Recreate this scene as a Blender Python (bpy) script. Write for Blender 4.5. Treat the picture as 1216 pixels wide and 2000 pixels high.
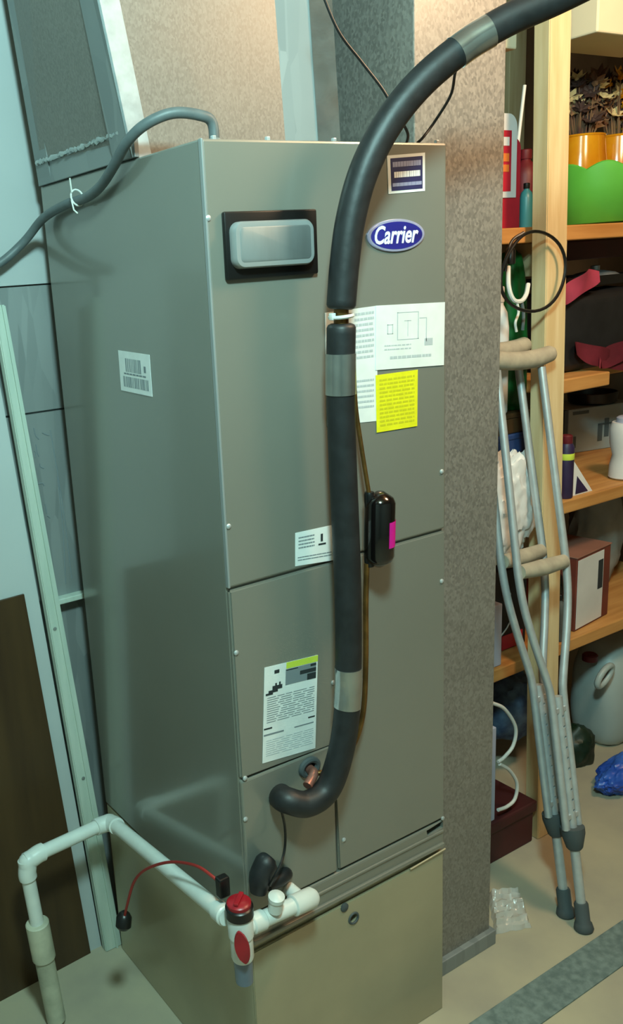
import bpy, bmesh, math, random
from mathutils import Vector, Matrix, noise
random.seed(7)
S = bpy.context.scene
COL = S.collection
for o in list(bpy.data.objects):
    bpy.data.objects.remove(o)

# ------------------------------------------------------------------ camera
CAM = Vector((-.69497, -1.0776, 1.46968))
YAW, PITCH, ROLL, F, CX, CY = .540834, .262598, -.0702756, 1771.417, 383.0, 1014.9
_fwd = Vector((math.sin(YAW)*math.cos(PITCH), math.cos(YAW)*math.cos(PITCH), -math.sin(PITCH)))
_r0 = Vector((math.cos(YAW), -math.sin(YAW), 0)); _u0 = _r0.cross(_fwd)
_r = _r0*math.cos(ROLL) + _u0*math.sin(ROLL); _u = -_r0*math.sin(ROLL) + _u0*math.cos(ROLL)
cd = bpy.data.cameras.new('camera'); cam = bpy.data.objects.new('camera', cd); COL.objects.link(cam)
cd.sensor_fit = 'VERTICAL'; cd.sensor_height = 36; cd.lens = F/2000*36
cd.shift_x = (608-CX)/2000; cd.shift_y = (CY-1000)/2000; cd.clip_start = .01
m = Matrix((( _r.x, _u.x, -_fwd.x, CAM.x), (_r.y, _u.y, -_fwd.y, CAM.y), (_r.z, _u.z, -_fwd.z, CAM.z), (0, 0, 0, 1)))
cam.matrix_world = m
S.camera = cam

# ------------------------------------------------------------------ light
S.view_settings.view_transform = 'Standard'; S.view_settings.look = 'None'
S.view_settings.exposure = 0.0; S.view_settings.gamma = 1.0; S.view_settings.use_curve_mapping = False
w = bpy.data.worlds.new('world'); S.world = w; w.use_nodes = True
w.node_tree.nodes['Background'].inputs[0].default_value = (.55, .75, .7, 1)
w.node_tree.nodes['Background'].inputs[1].default_value = .10
def light(name, kind, loc, energy, color, size=.1, size_y=None, target=None):
    l = bpy.data.lights.new(name, kind); l.energy = energy; l.color = color
    o = bpy.data.objects.new(name, l); COL.objects.link(o); o.location = loc
    if kind == 'AREA':
        l.size = size
        if size_y: l.shape = 'RECTANGLE'; l.size_y = size_y
    else: l.shadow_soft_size = size
    if target is not None:
        o.rotation_euler = (Vector(target)-Vector(loc)).to_track_quat('-Z', 'Y').to_euler()
    return o
# both lamps hang at the basement ceiling, above the frame
light('bare_ceiling_lamp_offscreen', 'POINT', (-.42, -.92, 2.24), 122, (.56, 1.0, .99), .10)
light('warm_ceiling_bulb_offscreen', 'POINT', (.96, -.56, 2.20), 52, (1.0, .69, .42), .12)

# ------------------------------------------------------------------ helpers
def on(px, py, ax, v):
    d = _fwd + _r*((px-CX)/F) - _u*((py-CY)/F)
    t = (v-CAM[ax])/d[ax]
    return CAM + d*t
def Fp(px, py, y=0.0): return on(px, py, 1, y)

MATS = {}
def srgb(c):
    return tuple(((v/255)/12.92 if v/255 <= .04045 else ((v/255+.055)/1.055)**2.4) for v in c) + (1,)
def mat(name, rgb, rough=.6, metal=0, var=.0, scale=20, bump=0, rgb2=None, coat=0, trans=0, alpha=1, aniso=None, spec=None, sss=0):
    """procedural material: two colours mixed by noise, with optional bump"""
    if name in MATS: return MATS[name]
    M = bpy.data.materials.new(name); M.use_nodes = True
    nt = M.node_tree; b = nt.nodes['Principled BSDF']
    b.inputs['Roughness'].default_value = rough; b.inputs['Metallic'].default_value = metal
    b.inputs['Coat Weight'].default_value = coat; b.inputs['Coat Roughness'].default_value = .12
    b.inputs['Transmission Weight'].default_value = trans; b.inputs['Alpha'].default_value = alpha
    if spec is not None: b.inputs['Specular IOR Level'].default_value = spec
    c1 = srgb(rgb)
    if rgb2 is None:
        rgb2 = tuple(max(0, v*(1-var)) for v in rgb)
    c2 = srgb(rgb2)
    tc = nt.nodes.new('ShaderNodeTexCoord')
    n = nt.nodes.new('ShaderNodeTexNoise'); n.inputs['Scale'].default_value = scale; n.inputs['Detail'].default_value = 5
    if aniso:
        mp = nt.nodes.new('ShaderNodeMapping'); mp.inputs['Scale'].default_value = aniso
        nt.links.new(tc.outputs['Object'], mp.inputs[0]); nt.links.new(mp.outputs[0], n.inputs['Vector'])
    else: nt.links.new(tc.outputs['Object'], n.inputs['Vector'])
    mx = nt.nodes.new('ShaderNodeValToRGB')
    mx.color_ramp.elements[0].position = .35; mx.color_ramp.elements[1].position = .65
    mx.color_ramp.elements[0].color = c1; mx.color_ramp.elements[1].color = c2
    nt.links.new(n.outputs['Fac'], mx.inputs[0]); nt.links.new(mx.outputs[0], b.inputs['Base Color'])
    if bump:
        bp = nt.nodes.new('ShaderNodeBump'); bp.inputs['Strength'].default_value = bump; bp.inputs['Distance'].default_value = .004
        nt.links.new(n.outputs['Fac'], bp.inputs['Height']); nt.links.new(bp.outputs[0], b.inputs['Normal'])
    MATS[name] = M
    return M
def galv(name, rgb, rgb2, rough=.4, metal=.6, scale=60, stretch=(1, 1, .5), rv=.1):
    """galvanised steel: spangle from voronoi cells, smudges from noise"""
    M = bpy.data.materials.new(name); M.use_nodes = True; nt = M.node_tree; b = nt.nodes['Principled BSDF']
    b.inputs['Metallic'].default_value = metal
    tc = nt.nodes.new('ShaderNodeTexCoord'); mp = nt.nodes.new('ShaderNodeMapping'); mp.inputs['Scale'].default_value = stretch
    nt.links.new(tc.outputs['Object'], mp.inputs[0])
    v = nt.nodes.new('ShaderNodeTexVoronoi'); v.inputs['Scale'].default_value = scale
    n = nt.nodes.new('ShaderNodeTexNoise'); n.inputs['Scale'].default_value = 6; n.inputs['Detail'].default_value = 6
    nt.links.new(mp.outputs[0], v.inputs['Vector']); nt.links.new(tc.outputs['Object'], n.inputs['Vector'])
    sep = nt.nodes.new('ShaderNodeSeparateColor'); nt.links.new(v.outputs['Color'], sep.inputs[0])
    ma = nt.nodes.new('ShaderNodeMath'); ma.operation = 'MULTIPLY_ADD'; ma.inputs[1].default_value = .55
    nt.links.new(sep.outputs[0], ma.inputs[0])
    mb = nt.nodes.new('ShaderNodeMath'); mb.operation = 'MULTIPLY'; mb.inputs[1].default_value = .45
    nt.links.new(n.outputs['Fac'], mb.inputs[0]); nt.links.new(mb.outputs[0], ma.inputs[2])
    r = nt.nodes.new('ShaderNodeValToRGB'); r.color_ramp.elements[0].color = srgb(rgb); r.color_ramp.elements[1].color = srgb(rgb2)
    r.color_ramp.elements[0].position = .1; r.color_ramp.elements[1].position = .9
    nt.links.new(ma.outputs[0], r.inputs[0]); nt.links.new(r.outputs[0], b.inputs['Base Color'])
    rr = nt.nodes.new('ShaderNodeMapRange'); rr.inputs['To Min'].default_value = rough-rv*.8; rr.inputs['To Max'].default_value = rough+rv*1.2
    nt.links.new(ma.outputs[0], rr.inputs[0]); nt.links.new(rr.outputs[0], b.inputs['Roughness'])
    MATS[name] = M
    return M

def link(o, parent=None):
    COL.objects.link(o)
    if parent is not None:
        o.parent = parent
        o.matrix_parent_inverse = Matrix.Translation(-parent.location) if parent.type == 'EMPTY' else Matrix.Identity(4)
    return o
def obj(name, bm, material, parent=None, smooth=False, cent=True):
    bmesh.ops.recalc_face_normals(bm, faces=bm.faces)
    me = bpy.data.meshes.new(name)
    if smooth:
        for f in bm.faces: f.smooth = True
    bm.to_mesh(me); bm.free()
    if smooth == 'auto' or smooth is True:
        try: me.set_sharp_from_angle(angle=math.radians(42))
        except Exception: pass
    me.materials.append(MATS[material])
    return link(bpy.data.objects.new(name, me), parent)
def tag(o, label, cat=None, group=None, kind=None):
    o['label'] = label
    if cat: o['category'] = cat
    if group: o['group'] = group
    if kind: o['kind'] = kind
    return o
def thing(name, label, cat, loc=(0, 0, 0), group=None):
    o = bpy.data.objects.new(name, None); COL.objects.link(o); o.location = loc; o.empty_display_size = .05
    return tag(o, label, cat, group)
def addbox(bm, x0, x1, y0, y1, z0, z1, bevel=0, M=None, seg=2):
    r = bmesh.ops.create_cube(bm, size=1)
    vs = r['verts']
    for v in vs:
        v.co = Vector((x0+(v.co.x+.5)*(x1-x0), y0+(v.co.y+.5)*(y1-y0), z0+(v.co.z+.5)*(z1-z0)))
    if bevel:
        es = list({e for v in vs for e in v.link_edges})
        g = bmesh.ops.bevel(bm, geom=es, offset=bevel, segments=seg, affect='EDGES', profile=.5)
        vs = list({v for f in g['faces'] for v in f.verts} | {v for v in vs if v.is_valid})
    if M is not None: bmesh.ops.transform(bm, matrix=M, verts=vs)
    return vs
def box(name, x0, x1, y0, y1, z0, z1, material, parent=None, bevel=0, M=None, smooth=False):
    bm = bmesh.new(); addbox(bm, x0, x1, y0, y1, z0, z1, bevel, M)
    return obj(name, bm, material, parent, smooth)
def hexa(name, bottom, top, material, parent=None, bevel=0):
    """8-corner solid: bottom 4 and top 4 points in matching order"""
    bm = bmesh.new(); vb = [bm.verts.new(p) for p in bottom]; vt = [bm.verts.new(p) for p in top]; n = len(vb)
    bm.faces.new(vb); bm.faces.new(vt)
    for i in range(n): bm.faces.new((vb[i], vb[(i+1) % n], vt[(i+1) % n], vt[i]))
    if bevel: bmesh.ops.bevel(bm, geom=list(bm.edges), offset=bevel, segments=2, affect='EDGES')
    return obj(name, bm, material, parent)
def slab(name, pts, depth, material, parent=None, bevel=0, smooth=False):
    """polygon (3D points in a plane) extruded by the vector depth"""
    d = Vector(depth)
    bm = bmesh.new(); a = [bm.verts.new(p) for p in pts]; b = [bm.verts.new(Vector(p)+d) for p in pts]; n = len(a)
    bm.faces.new(a); bm.faces.new(b[::-1])
    for i in range(n): bm.faces.new((a[i], a[(i+1) % n], b[(i+1) % n], b[i]))
    if bevel: bmesh.ops.bevel(bm, geom=list(bm.edges), offset=bevel, segments=2, affect='EDGES')
    return obj(name, bm, material, parent, smooth)
def spline(pts, n=8):
    P = [Vector(p) for p in pts]; P = [P[0]*2-P[1]] + P + [P[-1]*2-P[-2]]; out = []
    for i in range(1, len(P)-2):
        for k in range(n):
            t = k/n; a, b, c, d = P[i-1], P[i], P[i+1], P[i+2]
            out.append(.5*((2*b)+(c-a)*t+(2*a-5*b+4*c-d)*t*t+(3*b-a-3*c+d)*t**3))
    out.append(P[-2].copy()); return out
def addtube(bm, pts, r, seg=12, cap=True, closed=False):
    P = [Vector(p) for p in pts]; n = len(P)
    R = r if isinstance(r, (list, tuple)) else [r]*n
    T = []
    for i in range(n):
        if closed: t = P[(i+1) % n]-P[i-1]
        else: t = P[min(i+1, n-1)]-P[max(i-1, 0)]
        if t.length < 1e-9: t = T[-1] if T else Vector((0, 0, 1))
        T.append(t.normalized())
    up = Vector((0, 0, 1)) if abs(T[0].z) < .9 else Vector((1, 0, 0))
    nrm = (up - T[0]*up.dot(T[0])).normalized(); rings = []
    for i in range(n):
        nrm = (nrm - T[i]*nrm.dot(T[i])).normalized(); bn = T[i].cross(nrm)
        rings.append([bm.verts.new(P[i] + (nrm*math.cos(2*math.pi*k/seg)+bn*math.sin(2*math.pi*k/seg))*R[i]) for k in range(seg)])
    for i in range(n if closed else n-1):
        a, b = rings[i], rings[(i+1) % n]
        for k in range(seg): bm.faces.new((a[k], a[(k+1) % seg], b[(k+1) % seg], b[k]))
    if cap and not closed: bm.faces.new(rings[0]); bm.faces.new(rings[-1][::-1])
def tube(name, pts, r, material, parent=None, smooth_n=8, seg=14, closed=False):
    P = spline(pts, smooth_n) if smooth_n and len(pts) > 2 else pts
    if isinstance(r, (list, tuple)) and len(P) != len(r):
        k = len(r)-1; R = []
        for i in range(len(P)):
            t = i/(len(P)-1)*k; a = min(int(t), k-1); R.append(r[a]+(r[a+1]-r[a])*(t-a))
        r = R
    bm = bmesh.new(); addtube(bm, P, r, seg, True, closed)
    return obj(name, bm, material, parent, True)
def addlathe(bm, prof, origin=(0, 0, 0), axis=(0, 0, 1), seg=28, wave=None):
    """prof: (radius, height) pairs"""
    A = Vector(axis).normalized(); u = A.orthogonal().normalized(); v = A.cross(u); O = Vector(origin); rings = []
    for j, (r, h) in enumerate(prof):
        ring = []
        for k in range(seg):
            a = 2*math.pi*k/seg; dh = wave(j, a) if wave else 0
            ring.append(bm.verts.new(O + (u*math.cos(a)+v*math.sin(a))*max(r, 1e-4) + A*(h+dh)))
        rings.append(ring)
    for a, b in zip(rings, rings[1:]):
        for k in range(seg): bm.faces.new((a[k], a[(k+1) % seg], b[(k+1) % seg], b[k]))
    bm.faces.new(rings[0]); bm.faces.new(rings[-1])
def lathe(name, prof, material, parent=None, origin=(0, 0, 0), axis=(0, 0, 1), seg=28, wave=None):
    bm = bmesh.new(); addlathe(bm, prof, origin, axis, seg, wave)
    return obj(name, bm, material, parent, True)
def blob(name, c, sx, sy, sz, material, parent=None, amp=.25, freq=6, sub=4, seed=0, flat=True, power=2.0):
    """crumpled sack-like lump, flattened where it rests on the shelf"""
    bm = bmesh.new(); bmesh.ops.create_icosphere(bm, subdivisions=sub, radius=1)
    C = Vector(c)
    for v in bm.verts:
        d = v.co.normalized()
        q = (abs(d.x)**power+abs(d.y)**power+abs(d.z)**power)**(-1/power)
        n = noise.fractal(d*freq*.35+Vector((seed*3.1, seed, 0)), 1.0, 2.0, 4) + .6*abs(noise.noise(d*freq+Vector((seed, 0, 0))))
        p = d*q*(1+amp*n*.5)
        v.co = C + Vector((p.x*sx, p.y*sy, p.z*sz))
        if flat and v.co.z < C.z-sz*.82: v.co.z = C.z-sz*.82
    return obj(name, bm, material, parent, True)
def cut(o, bm):
    """bore the closed shape bm out of the mesh object o"""
    bmesh.ops.recalc_face_normals(bm, faces=bm.faces)
    me = bpy.data.meshes.new('cutter'); bm.to_mesh(me); bm.free()
    c = bpy.data.objects.new('cutter', me); COL.objects.link(c)
    md = o.modifiers.new('bore', 'BOOLEAN'); md.operation = 'DIFFERENCE'; md.solver = 'EXACT'; md.object = c
    bpy.context.view_layer.update()
    new = bpy.data.meshes.new_from_object(o.evaluated_get(bpy.context.evaluated_depsgraph_get()))
    o.modifiers.clear(); old = o.data; new.name = old.name; o.data = new
    bpy.data.objects.remove(c); bpy.data.meshes.remove(me)
    return o
def rod(center, rx, rz, y0, y1, n=24):
    """elliptical rod along y, for boring"""
    bm = bmesh.new(); q = Vector(center)
    a = [bm.verts.new((q.x+rx*math.cos(2*math.pi*k/n), y0, q.z+rz*math.sin(2*math.pi*k/n))) for k in range(n)]
    b = [bm.verts.new((v.co.x, y1, v.co.z)) for v in a]
    bm.faces.new(a); bm.faces.new(b[::-1])
    for k in range(n): bm.faces.new((a[k], a[(k+1) % n], b[(k+1) % n], b[k]))
    return bm
def uvq(c, u, v):
    """point in a quad given tl,tr,br,bl"""
    tl, tr, br, bl = c
    return (tl*(1-u)+tr*u)*(1-v)+(bl*(1-u)+br*u)*v
def prints(name, c, rects, material, parent, off):
    """flat print: rectangles (u0,v0,u1,v1) lying on a sticker as one thin layer"""
    o = Vector(off)
    if len(rects) <= 14:
        if len(rects) > 1:
            return [prints(name, c, [r], material, parent, off) for r in rects]
    bm = bmesh.new()
    for (u0, v0, u1, v1) in rects:
        a = [uvq(c, u, v)+o for u, v in ((u0, v0), (u1, v0), (u1, v1), (u0, v1))]
        b = [p-o*.4 for p in a]
        A = [bm.verts.new(p) for p in a]; B = [bm.verts.new(p) for p in b]
        bm.faces.new(A); bm.faces.new(B[::-1])
        for i in range(4): bm.faces.new((A[i], A[(i+1) % 4], B[(i+1) % 4], B[i]))
    q = obj(name, bm, material, parent)
    if len(rects) > 1: q['kind'] = 'stuff'
    return q
def lines(u0, u1, v0, v1, n, fill=.5, gap=.25, seed=1, wmin=.04, wmax=.14):
    rnd = random.Random(seed); out = []
    for i in range(n):
        a = v0+(v1-v0)*i/n; b = a+(v1-v0)/n*fill; u = u0
        while u < u1-.01:
            ww = rnd.uniform(wmin, wmax)*(u1-u0); e = min(u1, u+ww); out.append((u, a, e, b)); u = e+gap*ww
    return out
def textmesh(name, body, size, M, material, parent, extrude=.0004, shear=.0, bold=.0):
    cu = bpy.data.curves.new(name, 'FONT'); cu.body = body; cu.size = size; cu.extrude = extrude
    cu.shear = shear; cu.offset = bold; cu.align_x = 'CENTER'; cu.align_y = 'CENTER'; cu.resolution_u = 3
    t = bpy.data.objects.new(name+'_curve', cu); COL.objects.link(t)
    dg = bpy.context.evaluated_depsgraph_get(); me = bpy.data.meshes.new_from_object(t.evaluated_get(dg))
    bpy.data.objects.remove(t); bpy.data.curves.remove(cu)
    me.transform(M); me.materials.clear(); me.materials.append(MATS[material]); me.name = name
    return link(bpy.data.objects.new(name, me), parent)

# ------------------------------------------------------------------ materials
mat('cabinet', (130, 130, 121), .36, .18, .05, 3, rgb2=(126, 126, 117), coat=.85)
mat('cabinet_dark', (30, 32, 28), .6)
mat('base_metal', (172, 162, 134), .42, .15, .1, 4, rgb2=(158, 150, 124), coat=.4)
galv('galv_duct', (116, 112, 106), (154, 149, 141), .45, .35, 260, (1, 1, .7))
galv('galv_plenum', (116, 112, 106), (142, 138, 131), .50, .40, 420, (1, 1, .6), .04)
galv('galv_sheet', (124, 130, 130), (148, 153, 152), .5, .3, 18, (3, 1, .4))
mat('foil', (215, 220, 222), .28, .45, .12, 40, bump=.05)
mat('foil_tape', (196, 200, 198), .20, .9, .1, 25, bump=.12)
mat('foam_black', (34, 36, 38), .5, 0, .25, 50, bump=.15)
mat('black_plastic', (18, 18, 18), .35)
mat('black_gloss', (12, 10, 10), .12, 0, coat=.6)
mat('rubber_grey', (70, 78, 80), .7)
mat('copper', (150, 110, 60), .35, .8, .3, 30)
mat('copper_pink', (190, 130, 115), .4, .6, .2, 40)
mat('paper', (226, 230, 228), .7, 0, .04, 30)
mat('print_grey', (120, 130, 135), .8)
mat('print_light', (178, 186, 190), .8)
mat('print_dark', (35, 42, 45), .8)
mat('print_white', (232, 234, 236), .7)
mat('yellow_paper', (232, 226, 20), .65, 0, .05, 60)
mat('print_olive', (196, 190, 18), .8)
mat('yellow_green', (196, 214, 70), .7)
mat('navy', (40, 44, 92), .45, 0, .1, 30)
mat('badge_blue', (42, 42, 134), .3, 0, coat=.4)
mat('badge_rim', (170, 172, 205), .3, .3)
mat('badge_text', (225, 228, 245), .4)
mat('magenta', (255, 40, 190), .6)
mat('pvc', (222, 226, 220), .35, 0, .05, 20)
mat('pvc_old', (196, 194, 172), .55, 0, scale=14, rgb2=(150, 150, 132))
mat('red_plastic', (165, 25, 38), .35, 0, .15, 30)
mat('grey_clear', (110, 124, 140), .25, 0, .1, 20)
mat('red_wire', (150, 40, 35), .5)
mat('wire_grey', (94, 104, 106), .5, 0, .1, 50)
mat('window_cover', (128, 134, 134), .4, .2, .25, 14, aniso=(1, 1, .2))
mat('window_rim', (156, 160, 160), .3, .3)
mat('wall_white', (174, 180, 180), .7, 0, .04, 3)
mat('white_board', (184, 190, 190), .6, 0, .03, 4)
mat('white_wood', (192, 202, 190), .6, 0, scale=8, rgb2=(176, 190, 178), aniso=(6, 6, .6))
mat('brown_board', (74, 54, 30), .45, 0, scale=5, rgb2=(58, 40, 22), aniso=(4, 4, .5))
mat('concrete', (160, 152, 134), .75, 0, scale=4.5, rgb2=(180, 170, 144), bump=.25)
mat('strip_grey', (92, 108, 106), .7, 0, scale=60, rgb2=(120, 136, 132), bump=.4)
mat('wall_dark', (108, 92, 70), .85, 0, .25, 4)
mat('wall_block', (150, 156, 150), .85, 0, .12, 3)
mat('ceiling_wood', (138, 112, 80), .8, 0, .2, 4, aniso=(1, 8, 1))
mat('pine', (222, 200, 156), .6, 0, scale=5, rgb2=(204, 176, 128), aniso=(9, 9, .8), bump=.1)
mat('pine_shelf', (206, 150, 86), .6, 0, scale=5, rgb2=(182, 124, 64), aniso=(.8, 9, 9), bump=.1)
mat('alu', (200, 206, 208), .38, .5, .06, 40)
mat('alu_dark', (158, 166, 164), .42, .5, .1, 30)
mat('pad_tan', (172, 162, 142), .7, 0, .1, 40)
mat('hole_dark', (26, 28, 30), .8)
mat('plastic_clear', (220, 222, 218), .18, 0, .05, 20, alpha=.5)
mat('plastic_white', (222, 220, 218), .45, 0, .06, 8)
mat('green_bowl', (88, 172, 60), .4, 0, .1, 8)
mat('amber', (244, 172, 34), .15, 0, scale=14, rgb2=(226, 134, 16), trans=.25)
mat('amber_dark', (110, 70, 40), .2, 0, .2, 20, trans=.2)
mat('tan_cream', (232, 206, 150), .35, 0, .1, 12)
mat('brown_purple', (104, 74, 66), .4, 0, scale=18, rgb2=(150, 118, 84))
mat('dried_dark', (70, 48, 42), .7, 0, .2, 30)
mat('red_bright', (196, 38, 56), .4, 0, .1, 12)
mat('dark_red', (110, 24, 34), .5, 0, .2, 12)
mat('maroon', (70, 22, 24), .6, 0, .2, 10)
mat('orange_print', (224, 120, 50), .6)
mat('green_bag', (24, 112, 48), .4, 0, scale=14, rgb2=(14, 80, 34), bump=.3)
mat('dark_green', (22, 44, 28), .5, 0, .2, 14)
mat('blue_bag', (34, 72, 168), .35, 0, scale=12, rgb2=(60, 110, 205), bump=.3)
mat('blue_box', (40, 66, 116), .6, 0, .1, 20)
mat('black_bag', (26, 26, 28), .55, 0, .3, 20, bump=.3)
mat('pink', (222, 92, 122), .5, 0, .15, 14)
mat('rose', (148, 52, 68), .6, 0, .2, 14)
mat('box_grey', (150, 164, 166), .5, 0, .08, 8)
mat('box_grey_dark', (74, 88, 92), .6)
mat('purple_dark', (48, 34, 72), .5, 0, .2, 20)
mat('teal', (50, 120, 128), .4)
mat('grey_cloth', (150, 146, 138), .8, 0, .15, 12, bump=.3)
mat('box_brown', (150, 104, 88), .6, 0, .1, 10)
mat('box_rust', (116, 52, 38), .6, 0, .15, 10)
mat('jug_grey', (168, 180, 178), .4, 0, .06, 6)
mat('blue_cloth', (84, 108, 132), .8, 0, scale=30, rgb2=(50, 66, 96))
mat('cream_box', (240, 226, 192), .6, 0, .03, 6)
mat('lavender', (170, 172, 190), .6)
mat('cable_white', (214, 214, 208), .5)

# ------------------------------------------------------------------ room shell
W, D, H, Z1, Z2, Z3 = .456, .545, 1.643, 1.0133, .692, .378
def struct(o, label=None):
    o['kind'] = 'structure'
    if label: o['label'] = label
    return o
CEIL = 2.36
struct(box('floor', -2.0, 3.0, -3.0, 1.5, -.05, 0, 'concrete'), 'bare tan and grey concrete basement floor')
struct(box('ceiling', -2.0, 3.0, -3.0, 1.5, CEIL, CEIL+.05, 'ceiling_wood'))
struct(box('wall_right', 3.0, 3.05, -3.0, 1.5, 0, CEIL, 'wall_dark'))
struct(box('wall_rear', -.3, 3.0, 1.5, 1.55, 0, CEIL, 'wall_dark'))
struct(box('wall_far_left', -2.05, -2.0, -3.0, 1.5, 0, CEIL, 'wall_block'))
struct(box('wall_front', -2.0, 3.0, -3.05, -3.0, 0, CEIL, 'wall_block'))
# rear wall left of the air handler: white painted board above metal sheets
YB = .60
zA = Fp(50, 556, YB).z; zB = Fp(85, 804, YB).z; zC = Fp(140, 1158, YB).z
wl = struct(box('wall_left', -2.0, .03, YB+.012, YB+.06, 0, CEIL, 'galv_sheet'))
p = box('white_panel', -2.0, .03, YB-.002, YB+.012, zA, CEIL, 'wall_white', wl)
p = box('metal_sheet', -.60, .03, YB+.003, YB+.012, zB+.002, zA-.003, 'galv_sheet', wl)
p = box('metal_sheet', -.60, .03, YB+.001, YB+.012, zC, zB-.002, 'galv_sheet', wl)
# handwriting smears scrawled on the lower sheet, unreadable in the photograph
bm = bmesh.new(); rnd = random.Random(4)
for (px, py, dx, dy) in [(66, 836, 10, 22), (70, 868, 6, 24), (78, 905, 8, 10), (74, 945, 12, 4), (80, 985, 3, 26), (88, 985, 3, 18), (76, 1008, 6, 4), (92, 1008, 6, 4), (66, 880, 3, 14), (82, 845, 14, 5)]:
    a = Fp(px, py, YB+.0006); b = Fp(px+dx, py+dy, YB+.0006)
    addtube(bm, spline([a, (a+b)/2+Vector((rnd.uniform(-.004, .004), 0, rnd.uniform(-.004, .004))), b], 4), .0011, 5)
for x0, y0, x1, y1 in [(98, 840, 140, 1130), (112, 930, 128, 1140)]:
    addtube(bm, spline([Fp(x0, y0, YB+.0008), Fp((x0+x1)/2+3, (y0+y1)/2, YB+.0008), Fp(x1, y1, YB+.0008)], 6), .0012, 5)
obj('scrawl', bm, 'print_grey', wl)
box('ledge', Fp(112, 1150, .575).x-.010, .03, YB-.02, YB+.012, zC-.012, zC, 'white_wood', wl, .002)

# ------------------------------------------------------------------ air handler
ah = thing('air_handler', 'tall taupe metal air handler cabinet with an oval blue badge on its door', 'air handler', (W/2, D/2, Z3))
body = box('cabinet_body', 0, W, .006, D, Z3+.002, H, 'cabinet', ah, .003)
G = .0022
def fpanel(name, x0, x1, z0, z1, m='cabinet', y0=-.001, bev=.0035):
    return box(name, x0, x1, y0, .009, z0, z1, m, ah, bev)
upper = fpanel('upper_door', .0005, W-.0005, Z1+G, H-.0005)
xs = Fp(657, 1600).x; zr = Fp(760, 1652).z
# lower door is L-shaped, wrapped around the small tubing panel
pts = [Vector((x, -.001, z)) for x, z in ((.0005, Z1-G), (.0005, Z2+G), (xs+G, Z2+G), (xs+G, zr+G), (W-.0005, zr+G), (W-.0005, Z1-G))]
lower = slab('lower_door', pts, (0, .01, 0), 'cabinet', ah, .003)
fit_p = fpanel('tubing_panel', .0005, xs-G, zr+G, Z2-G)
rail = fpanel('bottom_rail', .0005, W-.0005, Z3+.004, zr-G, bev=.004)
box('rail_bead', .004, W-.004, -.004, .001, (Z3+zr)/2+.004, (Z3+zr)/2+.009, 'cabinet', rail, .0015)
box('rail_bead', .004, W-.004, -.006, .001, Z3+.004, Z3+.012, 'cabinet', rail, .0015)
# vent slot cut low in the right side of the door
slot = [Fp(832, 1622, 0), Fp(864, 1603, 0), Fp(864, 1616, 0), Fp(834, 1636, 0)]
for part in (lower, rail, body):
    bm = bmesh.new(); a = [bm.verts.new((q.x, -.02, q.z)) for q in slot]; b = [bm.verts.new((q.x, .07, q.z)) for q in slot]
    bm.faces.new(a); bm.faces.new(b[::-1])
    for k in range(4): bm.faces.new((a[k], a[(k+1) % 4], b[(k+1) % 4], b[k]))
    cut(part, bm)
# highlight on the bevelled front-left edge, put in as a pale strip
box('edge_highlight', -.0012, .0026, -.0022, .006, Z1+G, H, 'window_rim', ah, .0012)
# bubble cover window in a black frame
fc = [Fp(430, 414), Fp(611, 409), Fp(615, 536), Fp(437, 547)]
x0 = (fc[0].x+fc[3].x)/2; x1 = (fc[1].x+fc[2].x)/2; z1 = (fc[0].z+fc[1].z)/2; z0 = (fc[2].z+fc[3].z)/2
bm = bmesh.new(); addbox(bm, x0, x1, -.009, -.0005, z0, z1, .003)
vw = obj('window_frame', bm, 'black_plastic', ah, True)
def rrect(x0, x1, z0, z1, r, y, n=6):
    out = []
    for cx, cz, a0 in ((x1-r, z1-r, 0), (x0+r, z1-r, 90), (x0+r, z0+r, 180), (x1-r, z0+r, 270)):
        for k in range(n+1):
            a = math.radians(a0+90*k/n); out.append(Vector((cx+r*math.cos(a), y, cz+r*math.sin(a))))
    return out
def loft(name, loops, material, parent, closed_ends=True):
    bm = bmesh.new(); L = [[bm.verts.new(p) for p in lp] for lp in loops]; n = len(L[0])
    for a, b in zip(L, L[1:]):
        for k in range(n): bm.faces.new((a[k], a[(k+1) % n], b[(k+1) % n], b[k]))
    if closed_ends: bm.faces.new(L[0]); bm.faces.new(L[-1])
    return obj(name, bm, material, parent, True)
wx0, wx1, wz0, wz1 = x0+.007, x1-.016, z0+.014, z1-.014
loft('bubble_cover', [rrect(wx0, wx1, wz0, wz1, .014, -.008), rrect(wx0, wx1, wz0, wz1, .014, -.018), rrect(wx0+.002, wx1-.002, wz0+.002, wz1-.002, .013, -.022),
     rrect(wx0+.006, wx1-.006, wz0+.006, wz1-.006, .010, -.0225)], 'window_rim', vw)
loft('cover_face', [rrect(wx0+.008, wx1-.008, wz0+.008, wz1-.008, .006, -.0226), rrect(wx0+.009, wx1-.009, wz0+.009, wz1-.009, .006, -.0232)], 'window_cover', vw)
# stickers
def sticker(name, px, parent, label=None, material='paper', y=-.0012, th=.0006, plane=None):
    if plane is None: c = [Fp(a, b, y) for a, b in px]; n = Vector((0, -1, 0))
    else: c = [on(a, b, 0, plane) for a, b in px]; n = Vector((-1, 0, 0))
    o = slab(name, [q+n*th for q in c], -n*th*.98, material, parent)
    if label: o['label'] = label
    return o, [q+n*th for q in c], n
o, c, n = sticker('contact_sticker', [(755, 304), (829, 298), (829, 373), (758, 379)], upper, 'navy sticker with a white border and three text lines')
prints('navy_field', c, [(.08, .08, .93, .93)], 'navy', o, n*.0003)
prints('print', c, lines(.13, .88, .18, .36, 1, .75, .10, 3, .06, .12), 'badge_rim', o, n*.0006)
prints('print', c, lines(.16, .86, .44, .63, 1, .8, .16, 9, .05, .10), 'print_white', o, n*.0006)
prints('print', c, lines(.11, .90, .73, .86, 1, .7, .06, 5, .07, .14), 'badge_rim', o, n*.0006)
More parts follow.
